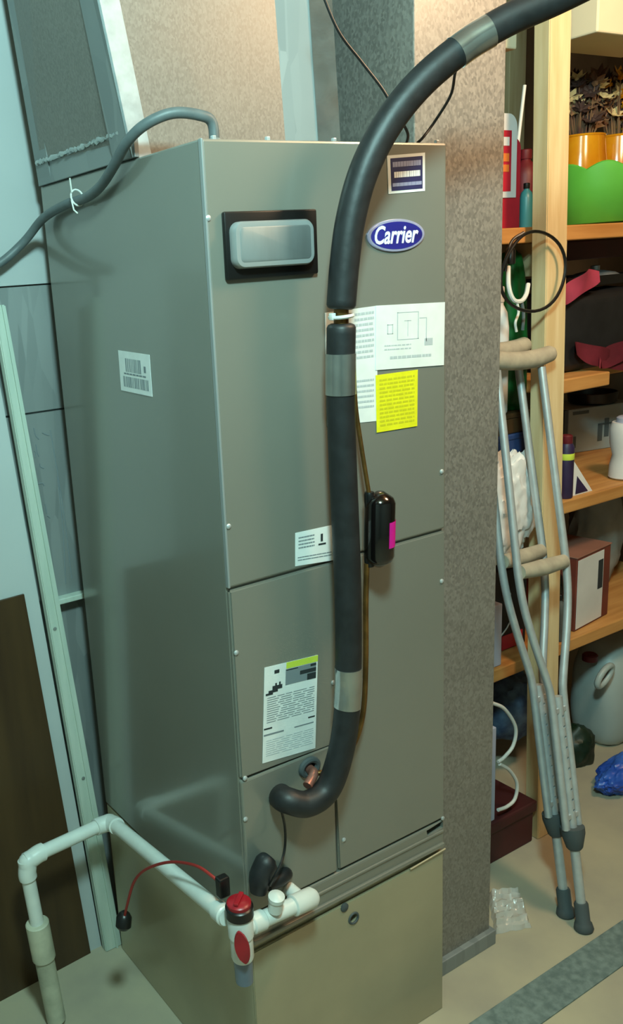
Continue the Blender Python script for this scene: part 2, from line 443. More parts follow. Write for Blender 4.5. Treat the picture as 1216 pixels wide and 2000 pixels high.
# oval badge
bl, br, bt, bb = Fp(714, 463), Fp(826, 456), Fp(770, 428), Fp(772, 492)
ec = Vector(((bl.x+br.x)/2, 0, (bt.z+bb.z)/2)); ea = (br.x-bl.x)/2; eb = (bt.z-bb.z)/2
def ell(s, y, n=48, a=None, b=None): return [Vector((ec.x+(a or ea)*s*math.cos(2*math.pi*k/n), y, ec.z+(b or eb)*s*math.sin(2*math.pi*k/n))) for k in range(n)]
badge = loft('badge', [ell(1, -.001), ell(1, -.003), ell(.97, -.0042), ell(.93, -.0044)], 'badge_rim', upper)
badge['label'] = 'oval blue maker badge with white slanted lettering'
loft('badge_field', [ell(.9, -.0043, a=ea, b=eb*.94), ell(.89, -.0048, a=ea, b=eb*.94)], 'badge_blue', badge)
MT = Matrix.Translation(Vector((ec.x, -.005, ec.z))) @ Matrix.Rotation(math.pi/2, 4, 'X')
t = textmesh('lettering', 'Carrier', .042, MT, 'badge_text', badge, .0003, .28, .0009)
xsz = [v.co.x for v in t.data.vertices]; wd = max(xsz)-min(xsz); k = (2*ea*.76)/wd
for v in t.data.vertices: v.co.x = ec.x-.001+(v.co.x-(max(xsz)+min(xsz))/2)*k; v.co.z = ec.z+(v.co.z-ec.z)*.88
# papers
o, c, n = sticker('instruction_sheet', [(634, 611), (736, 597), (736, 822), (638, 832)], upper, 'tall white instruction sheet partly behind the pipe')
prints('print', c, lines(.55, .93, .04, .46, 9, .45, .2, 11, .08, .2)+lines(.55, .93, .62, .9, 6, .4, .2, 12), 'print_light', o, n*.0003)
o, c, n = sticker('wiring_sheet', [(733, 597), (868, 590), (866, 713), (733, 723)], upper, 'wide white wiring diagram sheet', y=-.0020)
prints('print', c, [(.16, .30, .24, .31), (.16, .44, .24, .45), (.16, .30, .17, .45), (.23, .30, .24, .45), (.30, .12, .60, .13), (.30, .12, .31, .55), (.60, .12, .61, .55), (.31, .54, .61, .55), (.7, .55, .82, .66), (.62, .22, .72, .23), (.72, .22, .73, .60),
    (.40, .25, .50, .26), (.45, .25, .455, .5)]+lines(.2, .8, .80, .87, 1, .6, .2, 3)+lines(.12, .5, .62, .74, 2, .3, .3, 4), 'print_light', o, n*.0003)
o, c, n = sticker('yellow_notice', [(733, 733), (815, 722), (814, 832), (735, 845)], upper, 'bright yellow notice sheet', 'yellow_paper', y=-.0020)
prints('print', c, lines(.08, .92, .08, .94, 12, .45, .25, 21, .05, .16), 'print_olive', o, n*.0003)
o, c, n = sticker('small_label', [(576, 1041), (650, 1025), (650, 1094), (576, 1106)], upper, 'small white label with a tiny icon', y=-.0012)
prints('print', c, lines(.08, .5, .15, .55, 4, .4, .2, 31)+lines(.06, .95, .74, .90, 2, .35, .1, 32), 'print_grey', o, n*.0003)
prints('print', c, [(.66, .18, .72, .40), (.60, .45, .80, .5)], 'print_dark', o, n*.0003)
o, c, n = sticker('warning_label', [(516, 1304), (620, 1279), (615, 1461), (512, 1491)], lower, 'tall white warning label with a yellow band and dark header', y=-.0012)
prints('yellow_band', c, [(.40, .0, 1, .065)], 'yellow_green', o, n*.0003)
prints('header', c, [(.39, .07, .97, .235)], 'print_grey', o, n*.0003)
prints('print', c, [(.66, .12, .97, .16), (.86, .075, .97, .10), (.80, .17, .97, .235), (.40, .075, .62, .085), (.18, .05, .27, .085), (.15, .21, .33, .25), (.08, .25, .25, .275), (.03, .275, .16, .295),
    (.20, .185, .23, .21), (.27, .18, .30, .21), (.01, .635, .16, .65), (.84, .635, .97, .648)], 'print_dark', o, n*.0005)
prints('print', c, [(.01, .70, .38, .717), (.58, .70, .95, .712)]+lines(.06, .95, .32, .6, 12, .3, .2, 41, .1, .3), 'print_grey', o, n*.0003)
prints('print', c, lines(.06, .95, .77, .95, 8, .3, .2, 43, .1, .3), 'print_light', o, n*.0003)
o, c, n = sticker('serial_label', [(231, 684), (292, 693), (298, 775), (237, 762)], body, 'white serial number label with barcodes', plane=-.0005)
rnd = random.Random(6); bars = []
for (ua, ub, va, vb) in ((.22, .68, .17, .50), (.12, .9, .62, .88)):
    u = ua
    while u < ub: wv = rnd.uniform(.012, .035); bars.append((u, va, u+wv, vb)); u += wv+rnd.uniform(.012, .03)
prints('print', c, bars+[(.8, .3, .86, .45)]+lines(.15, .85, .53, .6, 1, .5, .2, 5), 'print_grey', o, n*.0003)
# screws
def screw(px, py, parent, r=.0042, y=-.001):
    q = Fp(px, py, y)
    bm = bmesh.new(); addlathe(bm, [(r, -.0005), (r, .0012), (r*.6, .0026), (.0001, .003)], q, (0, -1, 0), 10)
    return obj('screw', bm, 'alu', parent, True)
for px, py, par in [(406, 426, upper), (446, 1028, upper), (862, 921, upper), (862, 1135, lower), (461, 1275, lower), (650, 1333, lower), (706, 1330, lower), (671, 1640, lower), (864, 1598, lower), (478, 1520, lower), (479, 1600, fit_p)]:
    screw(px, py, par)
for t_ in (.03, .12, .24, .34, .45):   # screws along the top flange
    box('flange_screw', t_-.003, t_+.003, .012, .018, H-.001, H+.006, 'foil', ah, .001)
# tubing hole with rubber grommet
g = Fp(602, 1497)
bm = bmesh.new(); addtube(bm, [g+Vector((.017*math.cos(a), -.003, .013*math.sin(a))) for a in [2*math.pi*k/20 for k in range(20)]], .0055, 8, closed=True)
gr = obj('grommet', bm, 'rubber_grey', fit_p, True)
for part in (fit_p, body): cut(part, rod(g, .0155, .0115, -.02, .09))

# ------------------------------------------------------------------ base under the cabinet
ba = thing('plenum_base', 'tan sheet metal plenum base under the air handler', 'plenum base', (W/2, D/2, 0))
bb_ = box('base_box', .002, W-.002, .006, D, 0, Z3-.004, 'base_metal', ba, .002)
fpn = slab('front_panel', [Vector((x, 0, z)) for x, z in ((.002, .0), (W-.002, .0), (W-.002, Z3-.012), (.002, Z3-.014))], (0, .006, 0), 'base_metal', ba, .0015)
slab('bent_lip', [Vector((W*.80, -.001, Z3-.014)), Vector((W-.001, -.001, Z3-.012)), Vector((W-.001, -.006, Z3-.003)), Vector((W*.80, -.004, Z3-.010))], (0, .0025, .001), 'base_metal', ba)
q = Fp(690, 1793); 
for part in (bb_, fpn): cut(part, rod(q, .0095, .0095, -.02, .10))
bm = bmesh.new(); addtube(bm, [q+Vector((.0105*math.cos(a), -.0005, .0105*math.sin(a))) for a in [2*math.pi*k/18 for k in range(18)]], .0022, 6, closed=True)
obj('plug_ring', bm, 'rubber_grey', ba, True)
q = Fp(672, 1772); lathe('latch', [(.0085, 0), (.0085, .003), (.004, .005), (.0001, .005)], 'rubber_grey', ba, q+Vector((0, .001, 0)), (0, -1, 0), 14)

# ------------------------------------------------------------------ supply plenum above
sp = thing('supply_plenum', 'flared galvanised supply plenum on top of the air handler', 'duct', (.18, .36, H))
yF = .185
fl0 = Fp(246, 270, yF); fl1 = Fp(190, 0, yF); fr0 = Fp(638, 268, yF); fr1 = Fp(621, 0, yF)
def ext(a, b, z): return a + (b-a)*((z-a.z)/(b.z-a.z))
zt = CEIL-.002; zb = H+.001
A0, A1, B0, B1 = ext(fl0, fl1, zb), ext(fl0, fl1, zt), ext(fr0, fr1, zb), ext(fr0, fr1, zt)
A0.x = .0
bl0 = Vector((.002, D-.002, zb)); bl1 = ext(Vector((.002, D, 1.68)), on(20, 0, 1, D), zt)
br0 = Vector((B0.x, D-.002, zb)); br1 = Vector((B1.x, D-.002, zt))
hexa('plenum_box', [A0, B0, br0, bl0], [A1, B1, br1, bl1], 'galv_plenum', sp)
box('base_flange', -.004, .004, yF-.01, D-.002, H+.0005, H+.038, 'galv_sheet', sp, .001)
def strip(name, a0, b0, a1, b1, off, m):   # thin strip along a face: two bottom and two top points
    o_ = Vector(off); return slab(name, [a0+o_, b0+o_, b1+o_, a1+o_], -o_*.9, m, sp)
wv = Vector((.028, 0, 0))
strip('corner_seam', A0-Vector((.004, 0, 0)), A0+wv, A1-Vector((.004, 0, 0)), A1+wv, (0, -.005, 0), 'foil')
fo = Vector((0, -.032, 0))
hexa('folded_side', [B0-Vector((.088, 0, -.001)), B0+fo+Vector((0, 0, .001)), B0+Vector((0, .002, .001)), B0-Vector((.088, -.002, -.001))], [B1-Vector((.088, 0, 0)), B1+fo, B1+Vector((0, .002, 0)), B1-Vector((.088, -.002, 0))], 'galv_sheet', sp)
hexa('tape_strip', [B0-Vector((.036, -.0, -.001))+fo*.6-Vector((0, .0015, 0)), B0+fo-Vector((0, .0015, -.001)), B0+fo, B0-Vector((.036, 0, -.001))+fo*.6], [B1-Vector((.036, 0, 0))+fo*.6-Vector((0, .0015, 0)), B1+fo-Vector((0, .0015, 0)), B1+fo, B1-Vector((.036, 0, 0))+fo*.6], 'foil_tape', sp)
lv = lambda a, b, t_: a+(b-a)*t_
strip('edge_strip', lv(A0, bl0, 0), lv(A0, bl0, .16), lv(A1, bl1, 0), lv(A1, bl1, .16), (-.005, 0, 0), 'galv_sheet')
strip('edge_strip', lv(A0, bl0, .84), lv(A0, bl0, 1), lv(A1, bl1, .84), lv(A1, bl1, 1), (-.005, 0, 0), 'galv_sheet')
bm = bmesh.new(); rnd = random.Random(3); P_ = []; R_ = []
for i in range(60):
    t_ = i/59; P_.append(Vector((-.006+rnd.uniform(-.0008, .0008), yF-.002+t_*(D-yF-.01), H+.039+rnd.uniform(-.0012, .0015)))); R_.append(.004+rnd.uniform(-.0012, .0015))
addtube(bm, P_, R_, 9)
obj('foil_seal', bm, 'foil_tape', sp)

# ------------------------------------------------------------------ return duct at the right
rd = thing('return_duct', 'tall speckled galvanised return duct beside the air handler', 'duct', (.565, .3, 0))
yd = .071; xd0 = W+.002; xd1 = on(955, 1840, 2, 0).x
box('duct_body', xd0, xd1, yd, .52, .03, CEIL-.002, 'galv_duct', rd, .002)
box('floor_collar', xd0, xd1+.008, yd-.012, .53, 0, .036, 'galv_sheet', rd, .002)

# ------------------------------------------------------------------ insulated suction line
sl = thing('suction_line', 'thick black foam insulated refrigerant pipe curving up in front of the cabinet', 'pipe', Fp(545, 1556))
path = [(548, 1556, -.006), (560, 1563, -.03), (600, 1570, -.045), (640, 1540, -.048), (665, 1470, -.05), (677, 1390, -.05), (680, 1300, -.05), (679, 1150, -.05), (673, 1000, -.05), (667, 850, -.05), (665, 730, -.052), (666, 640, -.054)]
R0 = .0212
low = [Fp(a, b, c_) for a, b, c_ in path]
def rr_(n, a, b=None, e0=.8, e1=.8): return [a*e0]+[a]*(n-2)+[a*e1]
def foam(name, pts, r, round0=False, round1=False):
    P = spline(pts, 8); Rr = [r]*len(P)
    if round0: P = [P[0]-(P[1]-P[0]).normalized()*.006, P[0]-(P[1]-P[0]).normalized()*.004] + P; Rr = [r*.7, r*.9]+Rr
    if round1: d = (P[-1]-P[-2]).normalized(); P = P+[P[-1]+d*.004, P[-1]+d*.006]; Rr = Rr+[r*.9, r*.7]
    bm = bmesh.new(); addtube(bm, P, Rr, 22); return obj(name, bm, 'foam_black', sl, True)
foam('foam_sleeve', low, R0, False, True)
upx = [(666, 596, -.056), (672, 520, -.058), (684, 430, -.062), (710, 335, -.070), (755, 245, -.082), (818, 165, -.10), (900, 95, -.125), (990, 40, -.155), (1090, -5, -.19), (1200, -60, -.23), (1330, -130, -.27)]
upp = [Fp(a, b, c_) for a, b, c_ in upx]
foam('foam_sleeve', upp, R0, True, False)
j0, j1 = low[-1], upp[0]
tube('bare_copper', [lv(j0, j1, -.2), lv(j0, j1, .5), lv(j0, j1, 1.2)], .011, 'copper', sl)
mid = lv(j0, j1, .5)
bm = bmesh.new(); addtube(bm, [mid+Vector((.0165*math.cos(a), .0165*math.sin(a), .001*math.cos(a))) for a in [2*math.pi*k/24 for k in range(24)]], .0028, 7, closed=True)
addbox(bm, mid.x-.020, mid.x-.013, mid.y-.004, mid.y+.004, mid.z-.004, mid.z+.006, .001)
obj('zip_tie', bm, 'cable_white', sl, True)
def band(pxs, r=R0+.0012):
    P = spline([Fp(*q) for q in pxs], 6); bm = bmesh.new(); addtube(bm, P, r, 26); return obj('tape_band', bm, 'foil_tape', sl, True)
band([(665, 770, -.0512), (665, 730, -.052), (665.3, 690, -.053)])
band([(677.5, 1380, -.05), (680, 1340, -.05), (680, 1303, -.05)], R0+.001)
band([(890, 103, -.122), (920, 81, -.131), (955, 60, -.143)], R0+.001)
# ------------------------------------------------------------------ thin copper liquid line with filter drier
ll = thing('liquid_line', 'thin copper liquid line with a black filter drier beside the foam pipe', 'pipe', Fp(602, 1497))
yl = -.034
tube('copper_tube', [Fp(690, 700, -.02), Fp(694, 790, -.022), Fp(705, 870, -.028), Fp(717, 945, yl), Fp(722, 975, yl)], .0035, 'copper', ll)
tube('copper_tube', [Fp(716, 1100, yl), Fp(714, 1180, -.03), Fp(714, 1290, -.024), Fp(709, 1390, -.022), Fp(690, 1455, -.022), Fp(655, 1495, -.024), Fp(622, 1510, -.02), Fp(606, 1499, -.002), g+Vector((.003, .06, .002))], .0045, 'copper', ll)
tube('copper_stub', [Fp(600, 1535, -.035), Fp(612, 1512, -.024), Fp(603, 1501, -.002), g+Vector((0, .06, -.001))], .008, 'copper_pink', ll)
dt, db = Fp(742, 962, -.04), Fp(739, 1104, -.04)
ax = (db-dt).normalized(); L = (db-dt).length
dr = lathe('filter_drier', [(.006, -.002), (.012, .002), (.021, .008), (.0245, .016), (.0245, L-.016), (.021, L-.008), (.012, L-.002), (.006, L+.002)], 'black_gloss', ll, dt, ax, 28)
for e in (0, L):
    qf = dt+ax*e; sgn = 1 if e == 0 else -1
    lathe('drier_fitting', [(.0075, -.010), (.0085, 0), (.0085, .010), (.007, .014)], 'black_plastic', dr, Fp(721, 975 if e == 0 else 1092, yl)-Vector((0, 0, .002)), (0, 0, 1), 14)
ps = Fp(757, 1046, -.061)
bm = bmesh.new(); n_ = 8
for k in range(n_+1):
    a = math.radians(-95+70*k/n_)
    for z in (-.021, .021):
        cpt = dt+ax*((ps-dt).dot(ax)-z)
        bm.verts.new(cpt+Vector((math.cos(a), math.sin(a), 0))*.0252)
bm.verts.ensure_lookup_table()
for k in range(n_): bm.faces.new((bm.verts[2*k], bm.verts[2*k+1], bm.verts[2*k+3], bm.verts[2*k+2]))
bmesh.ops.solidify(bm, geom=list(bm.faces), thickness=.0004)
s_ = obj('sticker', bm, 'magenta', dr, True); s_['label'] = 'small neon pink sticker'

# ------------------------------------------------------------------ condensate drain piping
dn = thing('drain_pipe', 'white plastic condensate drain pipe with red capped trap looping beside the cabinet', 'drain pipe', on(118, 2010, 2, 0))
V0 = Fp(470, 1815, -.045)                         # valve body centre
E = Vector((-.034, .46, .395)); Fq = Vector((-.212, .44, .375)); Gq = Vector((-.175, .365, 0))
Fq = Fp(48, 1680, .43); E = Fp(215, 1603, .45)
G0 = on(110, 1990, 2, .012)
def pipe(name, a, b, r, m='pvc'): return tube(name, [a, b], r, m, dn, 0, 20)
def elbow(a, c, b, r, e=.026):
    u_, v_ = (a-c).normalized(), (b-c).normalized()
    P = [c+u_*e*1.35, c+u_*e, c+u_*e*.5+v_*e*.12, c+(u_+v_)*e*.18, c+v_*e*.5+u_*e*.12, c+v_*e, c+v_*e*1.35]
    bm = bmesh.new(); addtube(bm, spline(P, 5), r, 20); return obj('elbow', bm, 'pvc', dn, True)
rp = .0137
back0 = V0+Vector((-.012, .02, .015))
pipe('pipe', back0, E, rp); elbow(back0, E, Fq, rp+.0035)
pipe('pipe', E, Fq, rp); elbow(E, Fq, G0, rp+.004, .03)
pipe('pipe', Fq, lv(Fq, G0, .55), rp)
lowp = pipe('old_pipe', lv(Fq, G0, .42), G0, .0195, 'pvc_old'); lowp['label'] = 'stained cream drain riser pipe'
lathe('old_coupling', [(.0215, 0), (.0235, .002), (.0235, .085), (.0215, .087)], 'pvc_old', dn, lv(Fq, G0, .60), Fq-G0, 20)
# front run: valve to coupling
fR = Fp(592, 1760, -.04)
dirx = (fR-V0).normalized()
pipe('pipe', V0, fR, rp)
lathe('coupling', [(.015, -.024), (.0175, -.022), (.0175, .018), (.012, .026), (.0001, .028)], 'pvc', dn, fR, dirx, 22)
pipe('drain_stub', fR, fR+Vector((0, .05, 0)), .012)
ts = Fp(538, 1768, -.052); lathe('vent_stub', [(.012, -.01), (.012, .012), (.0135, .013), (.0135, .02), (.006, .024), (.0001, .025)], 'pvc', dn, ts, (0, -.2, 1), 18)
lathe('collar', [(.0145, 0), (.0165, .002), (.0165, .024), (.0145, .026)], 'pvc', dn, V0+dirx*.02, dirx, 22)
lathe('collar', [(.0145, 0), (.0165, .002), (.0165, .024), (.0145, .026)], 'pvc', dn, back0+(E-back0).normalized()*.004, E-back0, 22)
up = Vector((-.02, -.02, 1)).normalized()
vb = lathe('trap_body', [(.012, -.058), (.017, -.055), (.0185, -.050), (.0185, -.012), (.0205, -.010), (.0205, .030), (.0185, .034), (.012, .036)], 'pvc', dn, V0, up, 26)
lathe('black_ring', [(.019, .026), (.0225, .028), (.0225, .044), (.019, .047)], 'black_plastic', dn, V0, up, 26)
rc = lathe('red_cap', [(.0185, .042), (.0195, .046), (.0195, .052), (.016, .055), (.0001, .055)], 'red_plastic', dn, V0, up, 26)
cp = V0+up*.055
hz = box('cap_grip', -.004, .004, -.016, .016, 0, .005, 'red_plastic', rc, .0015)
hz.data.transform(Matrix.Translation(cp) @ Matrix.Rotation(-.9, 4, 'Z'))
# red almond shaped handle on the side of the body
hc = V0+Vector((-.012, -.020, -.012)); nrm = Vector((-.55, -.83, 0)).normalized(); uu = Vector((.83, -.55, 0)).normalized()
al = [hc+uu*(.0115*math.cos(a)*abs(math.cos(a))**.3)+Vector((0, 0, 1))*(.030*math.sin(a))+uu*(.004*-math.sin(a)) for a in [2*math.pi*k/24 for k in range(24)]]
slab('red_handle', al, nrm*.006, 'red_plastic', dn, .001)
sv = lathe('clear_spout', [(.0125, -.102), (.0145, -.100), (.0155, -.060), (.016, -.052)], 'grey_clear', dn, V0, up, 20)
sv['label'] = 'grey blue clear lower spout'

# ------------------------------------------------------------------ black trap fittings under the foam pipe
bt_ = thing('rubber_trap', 'black rubber covered fitting below the foam pipe stub', 'fitting', Fp(525, 1715, -.02))
tube('boot', [Fp(504, 1742, -.021), Fp(509, 1712, -.021), Fp(521, 1684, -.021), Fp(527, 1675, -.020)], [.014, .0195, .0195, .012], 'foam_black', bt_, 6, 18)
tube('boot_arm', [Fp(522, 1728, -.018), Fp(545, 1716, -.018), Fp(556, 1708, -.012), Fp(560, 1707, .004)], [.012, .013, .012, .010], 'foam_black', bt_, 6, 16)

# ------------------------------------------------------------------ wires and conduit
cn = thing('grey_conduit', 'grey flexible electrical cable looping over the corner of the cabinet', 'cable', (.07, .09, H))
cpts = [Vector((.088, .10, H+.002)), Fp(414, 240, .10), Fp(389, 225, .10), Fp(337, 221, .11), Fp(284, 243, .13), on(247, 279, 0, -.022), on(221, 326, 0, -.022), on(196, 364, 0, -.018), on(168, 386, 0, -.014), on(128, 400, 0, -.014), on(84, 427, 0, -.016), Fp(47, 472, .56), Fp(0, 514, .57), Fp(-60, 545, .57)]
tube('cable', cpts, .0078, 'wire_grey', cn, 8, 14)
q = on(152, 386, 0, -.014)
bm = bmesh.new(); addtube(bm, [q+Vector((.011*math.cos(a)-.001, .004*math.sin(a), .013*math.sin(a))) for a in [2*math.pi*k/16 for k in range(16)]], .0016, 6, closed=True)
addtube(bm, [q+Vector((-.012, .0, -.004)), q+Vector((-.014, -.01, -.02)), q+Vector((-.01, -.015, -.026))], .0014, 6)
addtube(bm, [q+Vector((-.010, .0, .008)), q+Vector((-.013, -.004, .03))], .0014, 6)
obj('wire_tie', bm, 'cable_white', cn, True)
lathe('connector', [(.013, 0), (.013, .006), (.010, .008), (.010, .014), (.008, .016)], 'alu_dark', cn, (.088, .10, H), (0, 0, 1), 16)
o = tube('thermostat_wire', [Fp(622, -30, .04), Fp(660, 60, .035), Fp(705, 120, .03), Fp(745, 172, .02), Fp(770, 215, .015), Fp(795, 258, .02), Vector((.40, .03, H+.002))], .0022, 'black_plastic', None, 8, 8)
tag(o, 'thin black wire hanging from above behind the foam pipe', 'wire')
o = tube('control_wire', [Fp(905, 90, -.08), Fp(889, 140, -.05), Fp(880, 185, -.02), Fp(850, 235, .01), Fp(826, 268, .015), Vector((.413, .02, H+.002))], .0022, 'black_plastic', None, 8, 8)
tag(o, 'short black wire from the taped foam pipe to the cabinet top', 'wire')
o = tube('drain_wire', [Fp(548, 1578, -.03), Fp(556, 1615, -.028), Fp(556, 1655, -.030), Fp(547, 1690, -.043), Fp(535, 1712, -.046), Fp(526, 1730, -.040)], .0022, 'black_plastic', None, 8, 8)
tag(o, 'thin black wire dangling from the foam pipe end to the rubber fitting', 'wire')
fw = thing('float_switch_wire', 'thin red wire with black plugs arching over the white drain pipe', 'wire', V0)
xw = -.075
wp = [Fp(435, 1732, -.004), Fp(415, 1712, .01), Fp(380, 1690, .05), on(330, 1684, 0, xw), on(285, 1698, 0, xw-.01), on(262, 1722, 0, xw-.015), on(250, 1760, 0, xw-.02), on(242, 1795, 0, xw-.02)]
tube('red_wire', wp, .0026, 'red_wire', fw, 8, 8)
q = Fp(435, 1735, -.004); box('plug', q.x-.010, q.x+.010, q.y-.008, q.y+.008, q.z-.014, q.z+.022, 'black_plastic', fw, .003)
q = wp[-1]; lathe('plug', [(.009, -.020), (.015, -.014), (.015, .004), (.010, .012), (.004, .016)], 'black_plastic', fw, q, (.3, .2, 1), 16)

# ------------------------------------------------------------------ boards leaning at the left
def px_edge(y, pts_): return [Fp(a, b, y) for a, b in pts_]
st = thing('white_stud', 'white painted wooden stud leaning behind the drain pipe', 'stud', Fp(238, 1838, .555))
def line_at(a, b, z): return a+(b-a)*((z-a.z)/(b.z-a.z))
ya = .555
r0, r1 = Fp(237, 1836, ya), Fp(112, 1150, ya)         # right edge of the front face
l0, l1 = Fp(203, 1836, ya), Fp(84, 1150, ya)          # left edge of the front face
zt_ = Fp(0, 640, ya).z+.04
r0, rT = line_at(r0, r1, 0), line_at(r0, r1, zt_); l0, lT = line_at(l0, l1, 0), line_at(l0, l1, zt_)
dpt = Vector((0, .020, 0))
hexa('stud_body', [l0, r0, r0+dpt, l0+dpt], [lT, rT, rT+dpt, lT+dpt], 'white_wood', st, .002)
gw = (r0-l0)*.12
hexa('edge_bead', [lv(l0, r0, .62)-Vector((0, .003, 0)), lv(l0, r0, .72)-Vector((0, .003, 0)), lv(l0, r0, .72)+dpt*.2, lv(l0, r0, .62)+dpt*.2],
     [lv(lT, rT, .62)-Vector((0, .003, 0)), lv(lT, rT, .72)-Vector((0, .003, 0)), lv(lT, rT, .72)+dpt*.2, lv(lT, rT, .62)+dpt*.2], 'white_wood', st)
for py in (1228, 1520):
    q = Fp(107+(py-1228)*.19, py, ya); lathe('nail_head', [(.004, -.001), (.004, .0012), (.0001, .0018)], 'alu_dark', st, q, (0, -1, 0), 10)
# white backing board and brown hardboard, both leaning the same way
yb2 = .575
a0, a1 = Fp(168, 1812, yb2), Fp(47, 1160, yb2)
def lean(z): return line_at(a0, a1, z)
zw = Fp(0, 640, yb2).z+.10; zbr = Fp(22, 1167, yb2).z
wid = Vector((-.155, 0, 0)); th = Vector((0, .012, 0)); sh = Vector((.030, .006, 0))
o = hexa('white_board', [lean(0)+wid+sh, lean(0)+sh, lean(0)+sh+th, lean(0)+wid+sh+th], [lean(zw)+wid+sh, lean(zw)+sh, lean(zw)+sh+th, lean(zw)+wid+sh+th], 'white_board')
tag(o, 'white board leaning behind the brown hardboard', 'board')
wid = Vector((-.30, -.02, 0)); th = Vector((0, .005, 0))
o = hexa('brown_board', [lean(0)+wid, lean(0), lean(0)+th, lean(0)+wid+th], [lean(zbr)+wid+Vector((0, 0, -.004)), lean(zbr), lean(zbr)+th, lean(zbr)+wid+th], 'brown_board')
tag(o, 'dark brown hardboard sheet standing against the white stud', 'board')

# ------------------------------------------------------------------ floor strip and plastic
t1, t2, t3 = on(930, 2000, 2, 0), on(1216, 1790, 2, 0), on(1050, 2000, 2, 0)
o = box('floor_strip', .30, 1.45, -.142, -.060, 0, .004, 'strip_grey', None, .001)
tag(o, 'grey textured strip lying across the concrete floor', 'floor strip')
bm = bmesh.new(); NX, NY = 26, 26; vv = {}
cA, cB, cC, cD = on(952, 1748, 2, 0), on(1014, 1745, 2, 0), on(1037, 1812, 2, 0), on(966, 1826, 2, 0)
for i in range(NX+1):
    for j in range(NY+1):
        q = uvq((cA, cB, cC, cD), i/NX, j/NY)
        h = .010+.012*abs(noise.noise(Vector((i*.10, j*.42, 2.0))))+.010*math.sin(j*.8)*math.sin(j*.8)
        vv[i, j] = bm.verts.new((q.x+.004*noise.noise(Vector((i*.3, j*.3, 5))), q.y+.004*noise.noise(Vector((i*.3, j*.3, 9))), h*min(1, i/2, (NX-i)/2, j/2, (NY-j)/2)+.001))
for i in range(NX):
    for j in range(NY): bm.faces.new((vv[i, j], vv[i+1, j], vv[i+1, j+1], vv[i, j+1]))
o = obj('plastic_wrap', bm, 'plastic_clear', None, True); tag(o, 'crumpled clear plastic wrap on the floor by the duct', 'plastic wrap')

# ------------------------------------------------------------------ storage rack
XR = 1.95
rk = thing('storage_rack', 'pine storage rack of upright posts and loaded shelves', 'shelf rack', (1.2, .4, 0))
pf = Vector((1.062, .246, 0)); pt = Vector((1.060, .292, CEIL-.002)); pw = Vector((.070, 0, 0)); pd = Vector((0, .040, 0))
hexa('post', [pf, pf+pw, pf+pw+pd, pf+pd], [pt, pt+pw, pt+pw+pd, pt+pd], 'pine', rk, .002)
hexa('post', [Vector((x, y, 0)) for x, y in ((1.86, .27), (1.938, .27), (1.938, .31), (1.86, .31))], [Vector((x, y, CEIL-.002)) for x, y in ((1.86, .31), (1.938, .31), (1.938, .35), (1.86, .35))], 'pine', rk, .002)
for x in (.78, 1.86):
    box('post', x, x+.078, 1.05, 1.09, 0, CEIL-.002, 'pine', rk, .002)
SH = {}
def shelf(key, z, x0, x1, y0=.335, y1=1.05, th_=.034):
    SH[key] = z; return box('shelf_board', x0, x1, y0, y1, z-th_, z, 'pine_shelf', rk, .003)
z_top = Fp(1100, 440, .335).z; z_b = Fp(1100, 742, .335).z; z_c = Fp(1100, 980, .335).z; z_d = Fp(1125, 1245, .335).z
shelf('top', z_top, .74, XR); shelf('b', z_b, 1.19, 1.40, .335, .56); shelf('c', z_c, 1.142, XR); shelf('d', z_d, .74, XR)
shelf('l', Fp(1005, 889, .345).z, .80, 1.16, .345, .50, .02)
shelf('high', Fp(995, 94, .40).z, .74, 1.06, .40, .80, .02)
for zz in (z_top, z_c):
    box('cleat', 1.140, 1.165, .300, .80, zz-.11, zz-.034, 'pine', rk, .002)
# ------------------------------------------------------------------ items on the rack
def fx(px, y, py=500): return Fp(px, py, y).x
E1 = 'top shelf'
# scalloped green bowl
yg = .44; zs = z_top+.0005
gx = Fp(1162, 400, yg).x
rad = (Fp(1228, 380, yg).x-Fp(1098, 380, yg).x)/2*.98
hb = Fp(1150, 318, yg).z-zs-.02
wv_ = lambda j, a: (.016*abs(math.sin(a*4.5))-.004) if j in (4, 5, 6) else 0
o = lathe('green_bowl', [(rad*.55, 0), (rad*.72, .004), (rad*.90, hb*.35), (rad*.97, hb*.7), (rad, hb), (rad*.97, hb+.003), (rad*.94, hb), (rad*.86, hb*.4), (rad*.6, .02)], 'green_bowl', None, (gx, yg, zs), (0, 0, 1), 72, wv_)
tag(o, 'bright green bowl with a scalloped rim on the top shelf', 'bowl')
